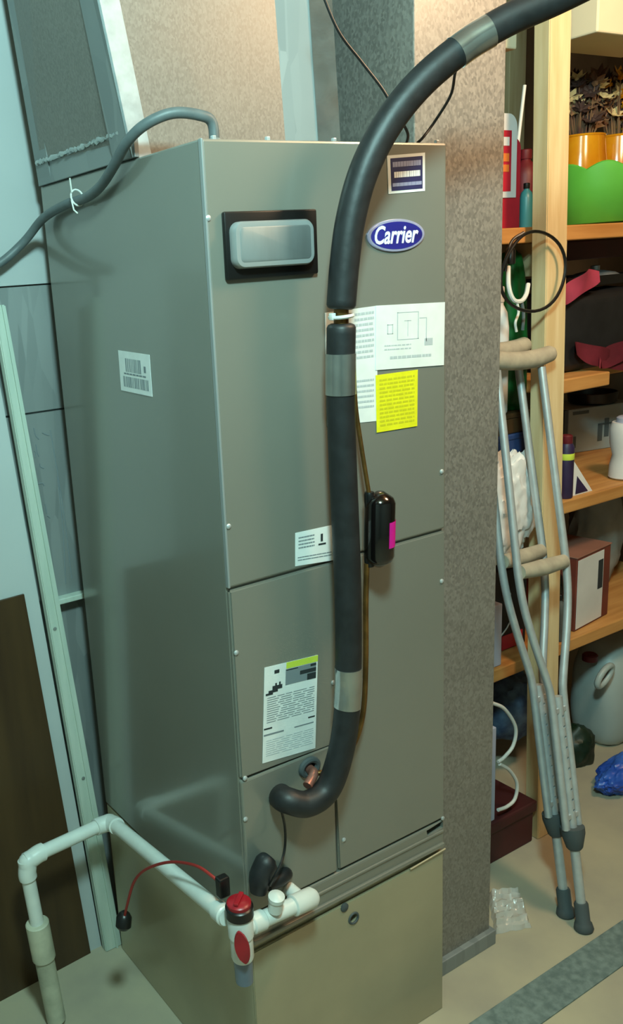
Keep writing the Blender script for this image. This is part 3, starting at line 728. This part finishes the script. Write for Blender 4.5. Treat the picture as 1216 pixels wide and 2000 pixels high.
# amber glass vases with dried flowers
pet = bmesh.new()
for k in range(7):
    a = 2*math.pi*k/7; d = Vector((math.cos(a), math.sin(a), 0)); sd = Vector((-d.y, d.x, 0))
    q_ = [Vector((0, 0, 0)), d*.012+sd*.006+Vector((0, 0, .004)), d*.022+Vector((0, 0, .010)), d*.012-sd*.006+Vector((0, 0, .004))]
    pet.faces.new([pet.verts.new(x) for x in q_])
bmesh.ops.create_icosphere(pet, subdivisions=1, radius=.006)
pme = bpy.data.meshes.new('blossom'); pet.to_mesh(pme); pet.free()
PM = {}
for m_ in ('brown_purple', 'tan_cream', 'amber', 'dried_dark'):
    PM[m_] = pme.copy(); PM[m_].materials.clear(); PM[m_].materials.append(MATS[m_])
rnd = random.Random(12)
for i, (px, r_, lab, lab2) in enumerate([(1132, .070, 'amber glass vase behind the green bowl, close to the post', 'bunch of dried brown flowers in the amber vase close to the post'), (1203, .074, 'amber glass vase behind the green bowl, away from the post', 'bunch of dried cream and yellow flowers in the amber vase away from the post')]):
    y_ = .64; x_ = Fp(px, 320, y_).x; hh = Fp(px, 268, y_).z-zs
    jr = thing('amber_vase', lab, 'vase', (x_, y_, zs), 'amber vases on the top shelf')
    lathe('vase_body', [(r_*.8, 0), (r_, .01), (r_*1.04, hh*.6), (r_*.95, hh*.82), (r_*.90, hh), (r_*.86, hh), (r_*.88, hh*.8), (r_*.85, .02)], 'amber', jr, (x_, y_, zs), (0, 0, 1), 26)
    tube('vase_rim', [Vector((x_+r_*.885*math.cos(a), y_+r_*.885*math.sin(a), zs+hh)) for a in [2*math.pi*k/30 for k in range(30)]], .0035, 'amber', jr, 0, 8, True)
    fl = thing('dried_flowers', lab2, 'flowers', (x_, y_, zs+.03), 'dried flower bunches')
    ztp = Fp(px, 150, y_).z-(zs+hh)
    bm = bmesh.new(); heads = []
    for k in range(85):
        a = rnd.uniform(0, 6.28); rr2 = r_*.92*math.sqrt(rnd.random()); h_ = zs+hh+ztp*rnd.uniform(.22, 1.0)
        hd = Vector((x_+rr2*math.cos(a), y_+rr2*math.sin(a)*.8, h_)); heads.append(hd)
        addtube(bm, [Vector((x_+rr2*.3*math.cos(a), y_+rr2*.3*math.sin(a), zs+.03)), Vector((x_+rr2*.6*math.cos(a), y_+rr2*.5*math.sin(a), zs+hh)), hd], .0016, 5)
    so = obj('flower_stems', bm, 'brown_purple', fl); so['kind'] = 'stuff'
    for hd in heads:
        m_ = rnd.choice(('brown_purple', 'brown_purple', 'dried_dark', 'dried_dark', 'tan_cream') if i == 0 else ('brown_purple', 'dried_dark', 'tan_cream', 'amber', 'brown_purple'))
        bl_o = bpy.data.objects.new('blossom', PM[m_]); COL.objects.link(bl_o); bl_o.parent = fl
        sc_ = rnd.uniform(1.0, 1.7)
        bl_o.location = hd-fl.location; bl_o.rotation_euler = (rnd.uniform(.2, 1.3), rnd.uniform(-.8, .8), rnd.uniform(0, 6)); bl_o.scale = (sc_, sc_, sc_)
# cream box under the ceiling, top right
q0 = Fp(1166, 62, .36)
cbx = thing('cream_box', 'cream white box fixed under the ceiling above the rack', 'box', (q0.x+.15, .45, q0.z))
box('box_body', q0.x, q0.x+.34, .36, .53, q0.z, CEIL-.001, 'cream_box', cbx, .004)
box('box_lid', q0.x-.004, q0.x+.344, .356, .534, q0.z+.13, q0.z+.14, 'cream_box', cbx, .002)
zh = SH['high']
cb2 = thing('cream_block', 'small cream block on the high shelf beside the duct', 'block', (Fp(994, 80, .42).x, .43, zh))
box('block_body', Fp(984, 80, .41).x-.03, Fp(1006, 80, .41).x, .405, .45, zh+.0005, zh+.05, 'cream_box', cb2, .004)
box('block_cap', Fp(984, 80, .41).x-.032, Fp(1006, 80, .41).x+.002, .403, .452, zh+.043, zh+.052, 'cream_box', cb2, .002)
# red and white jug left of the post
yj = .40
x0, x1 = Fp(950, 330, yj).x, Fp(1018, 330, yj).x; ztop = Fp(995, 222, yj).z
jg = thing('red_jug', 'red plastic jug with a white framed label beside the post', 'jug', ((x0+x1)/2, yj+.05, zs))
def arch(x0, x1, z0, z1, r, y, n=8):
    out = [Vector((x0, y, z0)), Vector((x1, y, z0))]
    for k in range(n+1):
        a = math.radians(90*k/n); out.append(Vector((x1-r+r*math.cos(a), y, z1-r+r*math.sin(a))))
    for k in range(n+1):
        a = math.radians(90+90*k/n); out.append(Vector((x0+r+r*math.cos(a), y, z1-r+r*math.sin(a))))
    return out
zsh = Fp(1010, 268, yj).z
loft('jug_body', [arch(x0+.004, x1-.004, zs, zsh, .025, yj), arch(x0, x1, zs, zsh+.004, .03, yj+.006), arch(x0, x1, zs, zsh+.004, .03, yj+.085), arch(x0+.004, x1-.004, zs, zsh, .025, yj+.092)], 'red_bright', jg)
xl = Fp(1006, 330, yj).x
fr = slab('label_frame', arch(x0+.01, xl, Fp(1000, 386, yj).z, ztop, .028, yj-.0005), (0, -.0025, 0), 'plastic_white', jg)
zi0, zi1 = Fp(990, 374, yj).z, Fp(990, 255, yj).z
xi = Fp(995, 330, yj).x
slab('label_field', [Vector((x0+.016, yj-.003, zi0)), Vector((xi, yj-.003, zi0)), Vector((xi, yj-.003, zi1)), Vector((x0+.016, yj-.003, zi1))], (0, -.0008, 0), 'red_bright', fr)
for (pa, pb, m_) in [(268, 285, 'plastic_white'), (300, 316, 'orange_print'), (322, 336, 'orange_print')]:
    za, zb_ = Fp(985, pb, yj).z, Fp(985, pa, yj).z
    box('label_print', x0+.02, xi-.008, yj-.0046, yj-.0038, za, zb_, m_, fr)
lathe('jug_cap', [(.018, 0), (.018, .02), (.015, .024)], 'plastic_white', jg, ((x0+x1)/2-.01, yj+.05, zsh+.003), (0, 0, 1), 18)
# white rod, small bottles behind the jug
a, b = Fp(1023, 176, .48), Fp(1012, 270, .48)
o = tube('white_stick', [line_at(a, b, zs+.002), a+(a-b)*.1], .0042, 'cable_white', None, 0, 10); tag(o, 'thin white plastic stick standing behind the red jug', 'stick')
def bottle(name, px, y, z, r, h, m_, lab, cat, capm='plastic_white'):
    x = Fp(px, 400, y).x if not isinstance(px, tuple) else px[0]
    t_ = thing(name, lab, cat, (x, y, z))
    lathe('bottle_body', [(r*.85, 0), (r, .006), (r, h*.68), (r*.8, h*.80), (r*.4, h*.86), (r*.38, h*.9)], m_, t_, (x, y, z), (0, 0, 1), 20)
    lathe('bottle_cap', [(r*.46, h*.88), (r*.48, h*.89), (r*.48, h*.99), (r*.4, h)], capm, t_, (x, y, z), (0, 0, 1), 16)
    return t_
bottle('dark_red_bottle', 1024, .58, zs, .032, .20, 'dark_red', 'dark red bottle behind the red jug', 'bottle', 'dark_red')
bottle('teal_bottle', 1027, .50, zs, .016, .11, 'teal', 'small teal bottle beside the red jug on the top shelf', 'bottle', 'black_plastic')
# cables hanging on the post
cl = thing('black_cable_coil', 'loop of black cable hung across the front of the post', 'cable', Fp(1043, 450, .25))
yc = .262; N = 40; cc = Fp(1043, 528, .25); rx = (Fp(1105, 528, .25).x-Fp(981, 528, .25).x)/2; rz = (Fp(1043, 450, .25).z-Fp(1043, 606, .25).z)/2
bm = bmesh.new()
for k_, dy in ((1.0, 0), ):
    addtube(bm, [cc+Vector((rx*k_*math.cos(a)+.004*math.sin(3*a), .006*math.sin(2*a), rz*k_*math.sin(a)+.003*math.cos(2*a))) for a in [2*math.pi*k/N for k in range(N)]], .0036, 8, closed=True)
obj('cable_loop', bm, 'black_plastic', cl, True)
tube('cable_tail', [cc+Vector((-rx*.35, .0, rz*.95)), Fp(1000, 470, .26), Fp(990, 500, .26), Fp(986, 530, .262)], .0034, 'black_plastic', cl, 8, 8)
wc = thing('white_lead', 'white cord looped under the black cable loop', 'cord', Fp(1010, 590, .30))
tube('cord_loop', [Fp(992, 520, .30), Fp(993, 560, .29), Fp(1002, 585, .285), Fp(1017, 588, .285), Fp(1027, 575, .29), Fp(1031, 555, .30)], .005, 'cable_white', wc, 8, 8)
tube('cord_tail', [Fp(1008, 586, .285), Fp(1012, 610, .285), Fp(1006, 630, .285), Fp(1008, 648, .285)], .003, 'cable_white', wc, 8, 8)
tube('cord_tail', [Fp(1018, 588, .286), Fp(1022, 615, .287), Fp(1020, 645, .288)], .0036, 'wire_grey', wc, 8, 8)
q = Fp(996, 502, .30); lathe('cord_plug', [(.006, -.016), (.011, -.014), (.011, .014), (.007, .020)], 'black_plastic', wc, q, (0, 0, 1), 14)
# green bag between duct and post
zl = SH['l']+.0005
sx0, sx1 = Fp(962, 850, .36).x, Fp(1036, 850, .36).x
zbl = Fp(1005, 846, .36).z; zbw = Fp(1005, 806, .36).z
bbx = thing('blue_box', 'flat blue box on the short shelf left of the post', 'box', ((sx0+sx1)/2, .42, zl))
box('box_body', sx0, sx1, .355, .47, zl, zbl-.001, 'blue_box', bbx, .003)
box('box_lid', sx0-.002, sx1+.002, .353, .472, zbl-.014, zbl, 'blue_box', bbx, .003)
brx = thing('brown_case', 'dark brown flat case on top of the blue box', 'case', ((sx0+sx1)/2, .42, zbl))
box('case_body', sx0+.004, sx1-.004, .358, .465, zbl+.0005, zbw-.012, 'brown_board', brx, .003)
box('case_lid', sx0+.002, sx1-.002, .356, .467, zbw-.012, zbw, 'brown_board', brx, .003)
tq = Fp(1008, 505, .40); gxc = Fp(1006, 660, .41).x
o = blob('green_bag', (gxc-.028, .418, zbw+(tq.z-zbw)*.46), .040, .046, (tq.z-zbw)*.56, 'green_bag', None, .2, 6, 4, 2, True, 3.5); tag(o, 'tall dark green plastic bag between the duct and the post', 'bag')
wbx_ = Fp(973, 600, .40).x-.020
bottle('white_bottle', (wbx_,), .38, zbw+.0005, .022, Fp(975, 560, .38).z-zbw, 'plastic_white', 'tall white bottle close to the duct edge', 'bottle')
# white plastic bag hanging below
c = Fp(1010, 985, .345)
pb = thing('white_plastic_bag', 'crumpled white plastic bag hanging left of the post', 'bag', (c.x, .35, zl-.02))
blob('bag_body', (Fp(990, 985, .27).x, .285, Fp(1000, 988, .28).z), .088, .034, .122, 'plastic_white', pb, .45, 8, 5, 7, False, 2.6)
tube('bag_handle', [Vector((.93, .29, zl-.10)), Vector((.935, .318, zl-.05)), Vector((.955, .3405, zl-.012)), Vector((.975, .318, zl-.05)), Vector((.985, .29, zl-.10))], .005, 'plastic_white', pb, 8, 8)

# items standing on the lower left shelf
zd = SH['d']+.0005
q = Fp(985, 1075, .50)
o = blob('black_shoe', (Fp(975, 1075, .42).x, .46, Fp(975, 1075, .42).z), .040, .035, .022, 'black_bag', None, .2, 5, 3, 5, False); 
tag(o, 'black cap resting on the dark printed carton', 'cap')
c0, c1 = Fp(968, 1300, .40).x, Fp(1024, 1300, .40).x
zt2 = Fp(985, 1093, .42).z
dk = thing('dark_carton', 'black carton with white brush strokes left of the post', 'carton', ((c0+c1)/2, .46, zd))
dkb = box('carton_body', c0-.05, c1, .40, .53, zd+.0, zt2-.02, 'black_bag', dk, .003)
def strokes(name, pxs, y, m_, par, r=.0022):
    bm = bmesh.new()
    for s1 in pxs: addtube(bm, spline([Fp(a, b, y) for a, b in s1], 5), r, 5)
    return obj(name, bm, m_, par)
strokes('carton_print', [[(975, 1245), (990, 1225), (1003, 1195)], [(985, 1150), (996, 1160), (988, 1175)]], .3995, 'plastic_white', dk)
za_ = Fp(985, 1318, .40).z; zb_ = Fp(985, 1272, .40).z
box('carton_band', c0+.02, c1-.015, .398, .4005, zd+.003, zd+.042, 'red_bright', dk)
a = Fp(964, 1250, .36)
o = box('white_book', a.x-.03, a.x+.012, .345, .385, zd, Fp(964, 1178, .36).z, 'lavender', None, .003); tag(o, 'pale lavender book upright between duct and dark carton', 'book')
# below the lowest shelf at left: folded cloth, white panel, cables, maroon box
q = Fp(1005, 1420, .48)
mb = thing('maroon_box', 'dark maroon storage box on the floor behind the duct', 'box', (.95, .55, 0))
mx0, mx1 = .70, 1.055
zmt = Fp(1000, 1590, .245).z
box('box_body', mx0, mx1-.008, .251, .60, 0, zmt-.001, 'maroon', mb, .004)
box('box_lid', mx0-.006, mx1, .245, .606, zmt-.03, zmt, 'maroon', mb, .005)
o = blob('blue_cloth', (Fp(1000, 1420, .50).x, .52, (zmt+Fp(1005, 1325, .50).z)/2), .10, .08, (Fp(1005, 1325, .5).z-zmt)/2*1.15, 'blue_cloth', None, .3, 6, 4, 11); tag(o, 'bundled blue grey cloth on the maroon box', 'cloth')
xw0 = xd1+.012
a = Fp(972, 1500, .24)
wpn = box('pale_board', a.x-.05, a.x+.010, .255, .27, zmt, Fp(965, 1425, .25).z, 'lavender', None, .002); tag(wpn, 'pale narrow board standing on the maroon box behind the duct', 'board')
for k, (pts_) in enumerate([[(958, 1372), (985, 1385), (1006, 1420), (1002, 1455), (985, 1478), (972, 1488)], [(975, 1492), (995, 1505), (1009, 1530), (1005, 1560), (990, 1575), (972, 1582)]]):
    o = tube('white_cable', [Fp(a_, b_, .248) for a_, b_ in pts_], .0045, 'cable_white', None, 8, 9)
    tag(o, ['upper loop of white cable sticking out past the duct', 'lower loop of white cable sticking out past the duct'][k], 'cable', 'white cable loops')

# bay under the top shelf, right of the post
zbz = SH['b']+.0005
o = box('maroon_slab', 1.20, 1.80, .44, .70, z_top-.034-.048, z_top-.0345, 'maroon', None, .004); tag(o, 'flat maroon slab under the top shelf', 'case')  # dark maroon slab set directly below the top shelf board
sh2 = shelf('b2', z_b-.0, 1.41, XR, .44, .80, .03)
bg = thing('black_bag', 'black fabric bag with pink straps on the shelf below the green bowl', 'bag', (1.35, .44, zbz))
bx0, bx1 = Fp(1093, 640, .40).x, Fp(1216, 640, .40).x+.10
bz1 = Fp(1150, 568, .42).z
bm = bmesh.new(); addbox(bm, bx0, bx1, .395, .56, zbz, bz1, .03, None, 4)
bmesh.ops.subdivide_edges(bm, edges=list(bm.edges), cuts=3, use_grid_fill=True)
for v in bm.verts:
    n_ = noise.noise(v.co*18); v.co += Vector((n_*.006, n_*.008, n_*.008 if v.co.z > zbz+.03 else 0)); v.co.z = max(v.co.z, zbz)
obj('bag_body', bm, 'black_bag', bg, True)
def ribbon(name, pxs, y, width, m_, par, th_=.003):
    C_ = spline([Fp(*q, ) if len(q) == 3 else Fp(q[0], q[1], y) for q in pxs], 6)
    bm = bmesh.new(); top = []; bot = []
    for i, p_ in enumerate(C_):
        wd_ = width*(1-.5*abs(2*i/(len(C_)-1)-1)**3); top.append(p_+Vector((0, .01*math.sin(i*.5), wd_/2))); bot.append(p_+Vector((0, 0, -wd_/2)))
    A_ = [[bm.verts.new(q_) for q_ in top], [bm.verts.new(q_) for q_ in bot]]
    for i in range(len(C_)-1): bm.faces.new((A_[0][i], A_[0][i+1], A_[1][i+1], A_[1][i]))
    bmesh.ops.solidify(bm, geom=list(bm.faces), thickness=th_)
    return obj(name, bm, m_, par, True)
ribbon('strap', [(1098, 586), (1120, 566), (1145, 548), (1172, 540)], .375, .052, 'pink', bg)
ribbon('strap', [(1122, 678), (1150, 692), (1185, 700), (1235, 715)], .378, .05, 'rose', bg)
ribbon('strap', [(1170, 708), (1205, 690), (1240, 675)], .372, .055, 'rose', bg)
px0, px1 = Fp(1112, 545, .47), Fp(1215, 512, .47)
tr = thing('black_tray', 'dark tray lying on top of the black bag', 'tray', (1.48, .48, bz1))
box('tray_base', bx0+.03, bx1, .41, .60, bz1+.012, bz1+.018, 'black_plastic', tr, .002)
for (a_, b_, c_, d_) in ((bx0+.03, bx0+.034, .41, .60), (bx1-.004, bx1, .41, .60), (bx0+.03, bx1, .41, .414), (bx0+.03, bx1, .596, .60)):
    box('tray_wall', a_, b_, c_, d_, bz1+.016, bz1+.036, 'black_plastic', tr)
o = lathe('steel_lid', [(.075, 0), (.078, .004), (.072, .010), (.05, .022), (.02, .028), (.012, .029), (.012, .040), (.0001, .042)], 'alu', None, (min(Fp(1200, 500, .47).x, bx1-.086), .500, bz1+.0185), (0, 0, 1), 28); tag(o, 'round steel pot lid in the dark tray', 'lid')

# bay between the second and third shelves
zcz = SH['c']+.0005
ab = thing('appliance_box', 'grey carton with a printed appliance picture on the shelf', 'carton', (1.36, .46, zcz))
yab = .68
bl_, br_, tl_ = Fp(1107, 890, yab), Fp(1203, 890, yab), Fp(1105, 802, yab)
hb_ = tl_.z-zcz; axx = bl_.x; wx = br_.x-bl_.x
MM = Matrix.Translation((axx, yab, zcz)) @ Matrix.Rotation(-.22, 4, 'Z')
abm = box('carton_body', 0, wx, 0, .16, .0, hb_, 'box_grey', ab, .003); abm.data.transform(MM)
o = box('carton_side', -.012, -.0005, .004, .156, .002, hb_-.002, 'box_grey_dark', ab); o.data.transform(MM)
def P2(u, v): return MM @ Vector((u*wx, -.0006, (1-v)*hb_))
cq = [P2(0, 0), P2(1, 0), P2(1, 1), P2(0, 1)]; nn = (MM.to_3x3() @ Vector((0, -1, 0)))
prints('carton_print', cq, [(.06, .06, .30, .13), (.06, .62, .12, .88), (.45, .42, .52, .80), (.55, .30, .62, .72), (.66, .38, .72, .85), (.45, .40, .72, .44), (.76, .48, .90, .78), (.80, .40, .86, .50)], 'box_grey_dark', ab, nn*.0008)
# dark pan on the carton
o = lathe('dark_pan', [(.062, 0), (.072, .006), (.076, .034), (.072, .036), (.068, .010)], 'black_plastic', None, (axx+wx*.62, yab+.03, zcz+hb_+.001), (0, 0, 1), 26); tag(o, 'dark round pan sitting on the appliance carton', 'pan')
q = Fp(1214, 880, .37)
wj = thing('white_jug', 'white plastic jug beside the grey appliance carton', 'jug', (q.x+.03, .36, zcz))
zz0 = zcz; hh = Fp(1214, 828, .37).z-zcz
lathe('jug_body', [(.036, 0), (.042, .005), (.040, hh*.25), (.034, hh*.42), (.042, hh*.62), (.044, hh*.9), (.038, hh), (.030, hh)], 'plastic_white', wj, (q.x+.03, .378, zz0), (0, 0, 1), 24)
lathe('jug_cap', [(.028, 0), (.028, .012), (.022, .016)], 'lavender', wj, (q.x+.03, .378, zz0+hh), (0, 0, 1), 18)
# dark purple can with a yellow stripe next to the post
q = Fp(1100, 962, .345); hh = Fp(1100, 862, .345).z-zcz
cn_ = thing('purple_can', 'dark purple spray can with a yellow stripe by the post', 'can', (q.x+.004, .36, zcz))
xx = Fp(1103, 920, .36).x
lathe('can_body', [(.017, 0), (.019, .004), (.019, hh*.86), (.014, hh*.93)], 'purple_dark', cn_, (xx, .358, zcz), (0, 0, 1), 20)
lathe('can_cap', [(.013, hh*.92), (.014, hh*.93), (.014, hh*1.05), (.011, hh*1.07)], 'dark_red', cn_, (xx, .358, zcz), (0, 0, 1), 18)
lathe('can_stripe', [(.0193, hh*.66), (.0196, hh*.665), (.0196, hh*.76), (.0193, hh*.765)], 'yellow_green', cn_, (xx, .358, zcz), (0, 0, 1), 20)
a_, b_, c_ = Vector((Fp(1119, 940, .352).x, .352, zcz)), Vector((Fp(1157, 940, .352).x, .352, zcz)), Vector((Fp(1121, 890, .352).x, .365, Fp(1116, 888, .36).z))
tc_ = thing('folded_card', 'white and purple folded card propped in front of the carton', 'card', (a_+b_)/2)
slab('card_face', [a_, b_, c_], (0, .003, 0), 'plastic_white', tc_)
slab('card_print', [lv(a_, b_, .12)+Vector((0, -.0012, .004)), lv(a_, b_, .75)+Vector((0, -.0012, .004)), lv(lv(a_, c_, .45), lv(b_, c_, .45), .5)+Vector((0, -.001, 0))], (0, .0006, 0), 'purple_dark', tc_)

# bay above the lowest shelf
c0 = Fp(1113, 1232, .36); c1 = Fp(1200, 1215, .36)
hh = Fp(1140, 1088, .36).z-zd
wbx = thing('white_carton', 'white and rust carton standing on the lowest shelf', 'carton', ((c0.x+c1.x)/2, .42, zd))
MB = Matrix.Translation((c0.x+.018, .36, zd)) @ Matrix.Rotation(.12, 4, 'Z')
wx = c1.x-c0.x-.02
b0 = box('carton_body', 0, wx, 0, .15, 0, hh, 'box_rust', wbx, .003); b0.data.transform(MB)
b1 = box('front_label', .004, wx*.78, -.0012, -.0002, .006, hh-.006, 'plastic_white', wbx); b1.data.transform(MB)
b2 = box('top_flap', -.002, wx+.002, -.002, .152, hh+.0003, hh+.004, 'box_brown', wbx, .001); b2.data.transform(MB)
strk = box('label_print', wx*.62, wx*.76, -.002, -.0013, hh*.45, hh*.85, 'print_dark', wbx); strk.data.transform(MB)
bottle('dark_bottle', (c0.x-.018,), .40, zd, .024, .20, 'black_gloss', 'dark glass bottle between the post and the white carton', 'bottle', 'black_plastic')
bottle('slim_bottle', (Fp(1100, 1200, .345).x-.006,), .352, zd, .014, .13, 'wire_grey', 'slim grey bottle against the post on the lowest shelf', 'bottle', 'black_plastic')
o = blob('grey_cloth', (Fp(1195, 1062, .50).x, .56, zd+.150), .11, .055, .18, 'grey_cloth', None, .3, 6, 4, 21); tag(o, 'crumpled pale grey cloth heaped behind the white carton', 'cloth')
o = blob('maroon_bag', (Fp(1205, 1000, .62).x, .70, zd+.150), .10, .05, .18, 'dark_red', None, .3, 6, 4, 22); tag(o, 'dark red bag behind the pale grey cloth', 'bag')
o = blob('black_pouch', (Fp(1125, 1020, .60).x-.03, .68, zd+.150), .055, .05, .18, 'black_bag', None, .3, 6, 4, 23); tag(o, 'black pouch behind the dark glass bottle', 'pouch')

# floor level under the rack
zj0 = Fp(1180, 1275, .46).z
jw = thing('grey_jug', 'big pale grey plastic jug with a hollow handle under the rack', 'jug', (1.40, .46, .0))
jx = Fp(1195, 1390, .46).x
jug_b = blob('jug_body', (jx, .47, zj0*.50), .115, .09, zj0*.60, 'jug_grey', jw, .08, 3, 4, 31, True, 3.2)
hp = Fp(1180, 1320, .385)
bm = bmesh.new(); addtube(bm, [hp+Vector((.032*math.cos(a), -.004*math.sin(a), .026*math.sin(a)+.012*math.cos(a))) for a in [2*math.pi*k/22 for k in range(22)]], .009, 10, closed=True)
obj('jug_handle', bm, 'jug_grey', jw, True)
cut(jug_b, rod(hp, .026, .019, .30, .44))
q = Fp(1158, 1275, .45); lathe('jug_cap', [(.022, 0), (.022, .016), (.018, .02)], 'dark_red', jw, (q.x, .46, zj0*.99), (0, 0, 1), 18)
q = Fp(1150, 1500, .37)
o = blob('dark_green_sack', (q.x+.018, .43, Fp(1150, 1450, .37).z*.46), .055, .05, Fp(1150, 1430, .37).z*.56, 'dark_green', None, .3, 5, 4, 33); tag(o, 'dark green sack under the rack in front of the grey jug', 'sack')
q = Fp(1195, 1525, .30)
o = blob('blue_bag', (q.x+.006, .262, .041), .115, .05, .050, 'blue_bag', None, .35, 5, 5, 35); tag(o, 'crumpled bright blue plastic bag on the floor under the rack', 'bag')
bm = bmesh.new()

# ------------------------------------------------------------------ crutches
def crutch(label, foot, top, side, zs_=(.47, .40), wid_=(.073, .080)):
    f_, t_ = Vector(foot), Vector(top); zv = (t_-f_); Lc = zv.length; zv.normalize()
    xv = (Vector(side)-zv*Vector(side).dot(zv)).normalized(); yv = zv.cross(xv)
    Mx = Matrix(((xv.x, yv.x, zv.x, f_.x), (xv.y, yv.y, zv.y, f_.y), (xv.z, yv.z, zv.z, f_.z), (0, 0, 0, 1)))
    r_ = thing('crutch', label, 'crutch', f_, 'aluminium crutches leaning on the rack')
    def put(o_): o_.data.transform(Mx); return o_
    kk = Lc/1.29
    P = lambda x, z, y=0: Vector((x, y, z*kk))
    put(lathe('rubber_tip', [(.020, .0), (.0215, .004), (.019, .016), (.0155, .020), (.0155, .060), (.0135, .064)], 'rubber_grey', r_, (0, 0, 0), (0, 0, 1), 18))
    leg = tube('lower_leg', [P(0, .03), P(0, .53)], .0105, 'alu', r_, 0, 16)
    for k in range(10): cut(leg, rod((0, 0, (.275+k*.0235)*kk), .0034, .0034, -.02, .02, 10))
    put(leg)
    for s in (-1, 1):
        put(tube('bow', [P(s*.021, .235), P(s*.021, .40), P(s*.021, .525), P(s*.028, .57), P(s*.055, .66), P(s*.073, .735), P(s*wid_[1], .80), P(s*wid_[1], .86), P(s*.077, 1.0), P(s*wid_[0], 1.25)], .0088, 'alu', r_, 6, 12))
    for zc_ in (.262, .50):
        put(box('bow_clamp', -.026, .026, -.0075, .0075, (zc_-.006)*kk, (zc_+.006)*kk, 'alu', r_, .002))
    put(lathe('leg_collar', [(.014, .185*kk), (.018, .19*kk), (.026, .222*kk), (.026, .236*kk)], 'rubber_grey', r_, (0, 0, 0), (0, 0, 1), 18))
    put(tube('hand_grip', [P(-wid_[1]+.006, .818), P(0, .816), P(wid_[1]-.006, .818)], [.0155, .0185, .0155], 'pad_tan', r_, 6, 16))
    pad = []
    prof = [(-.110, 1.279), (-.106, 1.278), (-.06, 1.270), (0, 1.267), (.06, 1.270), (.106, 1.278), (.110, 1.279)]
    o_ = tube('underarm_pad', [P(a_, b_) for a_, b_ in prof], [.010, .018, .020, .020, .020, .018, .010], 'pad_tan', r_, 6, 18)
    put(o_)
    return r_
fB = on(1140, 1816, 2, 0); fA = on(1105, 1787, 2, 0)
tB = Fp(1010, 684, .250); tA = Fp(968, 666, .302)
crutch('aluminium crutch with tan pad, its foot beside the grey floor strip', fB, tB, (1, .02, .02))
crutch('aluminium crutch behind the other one, closer to the duct', fA, tA, (1, .12, .02))
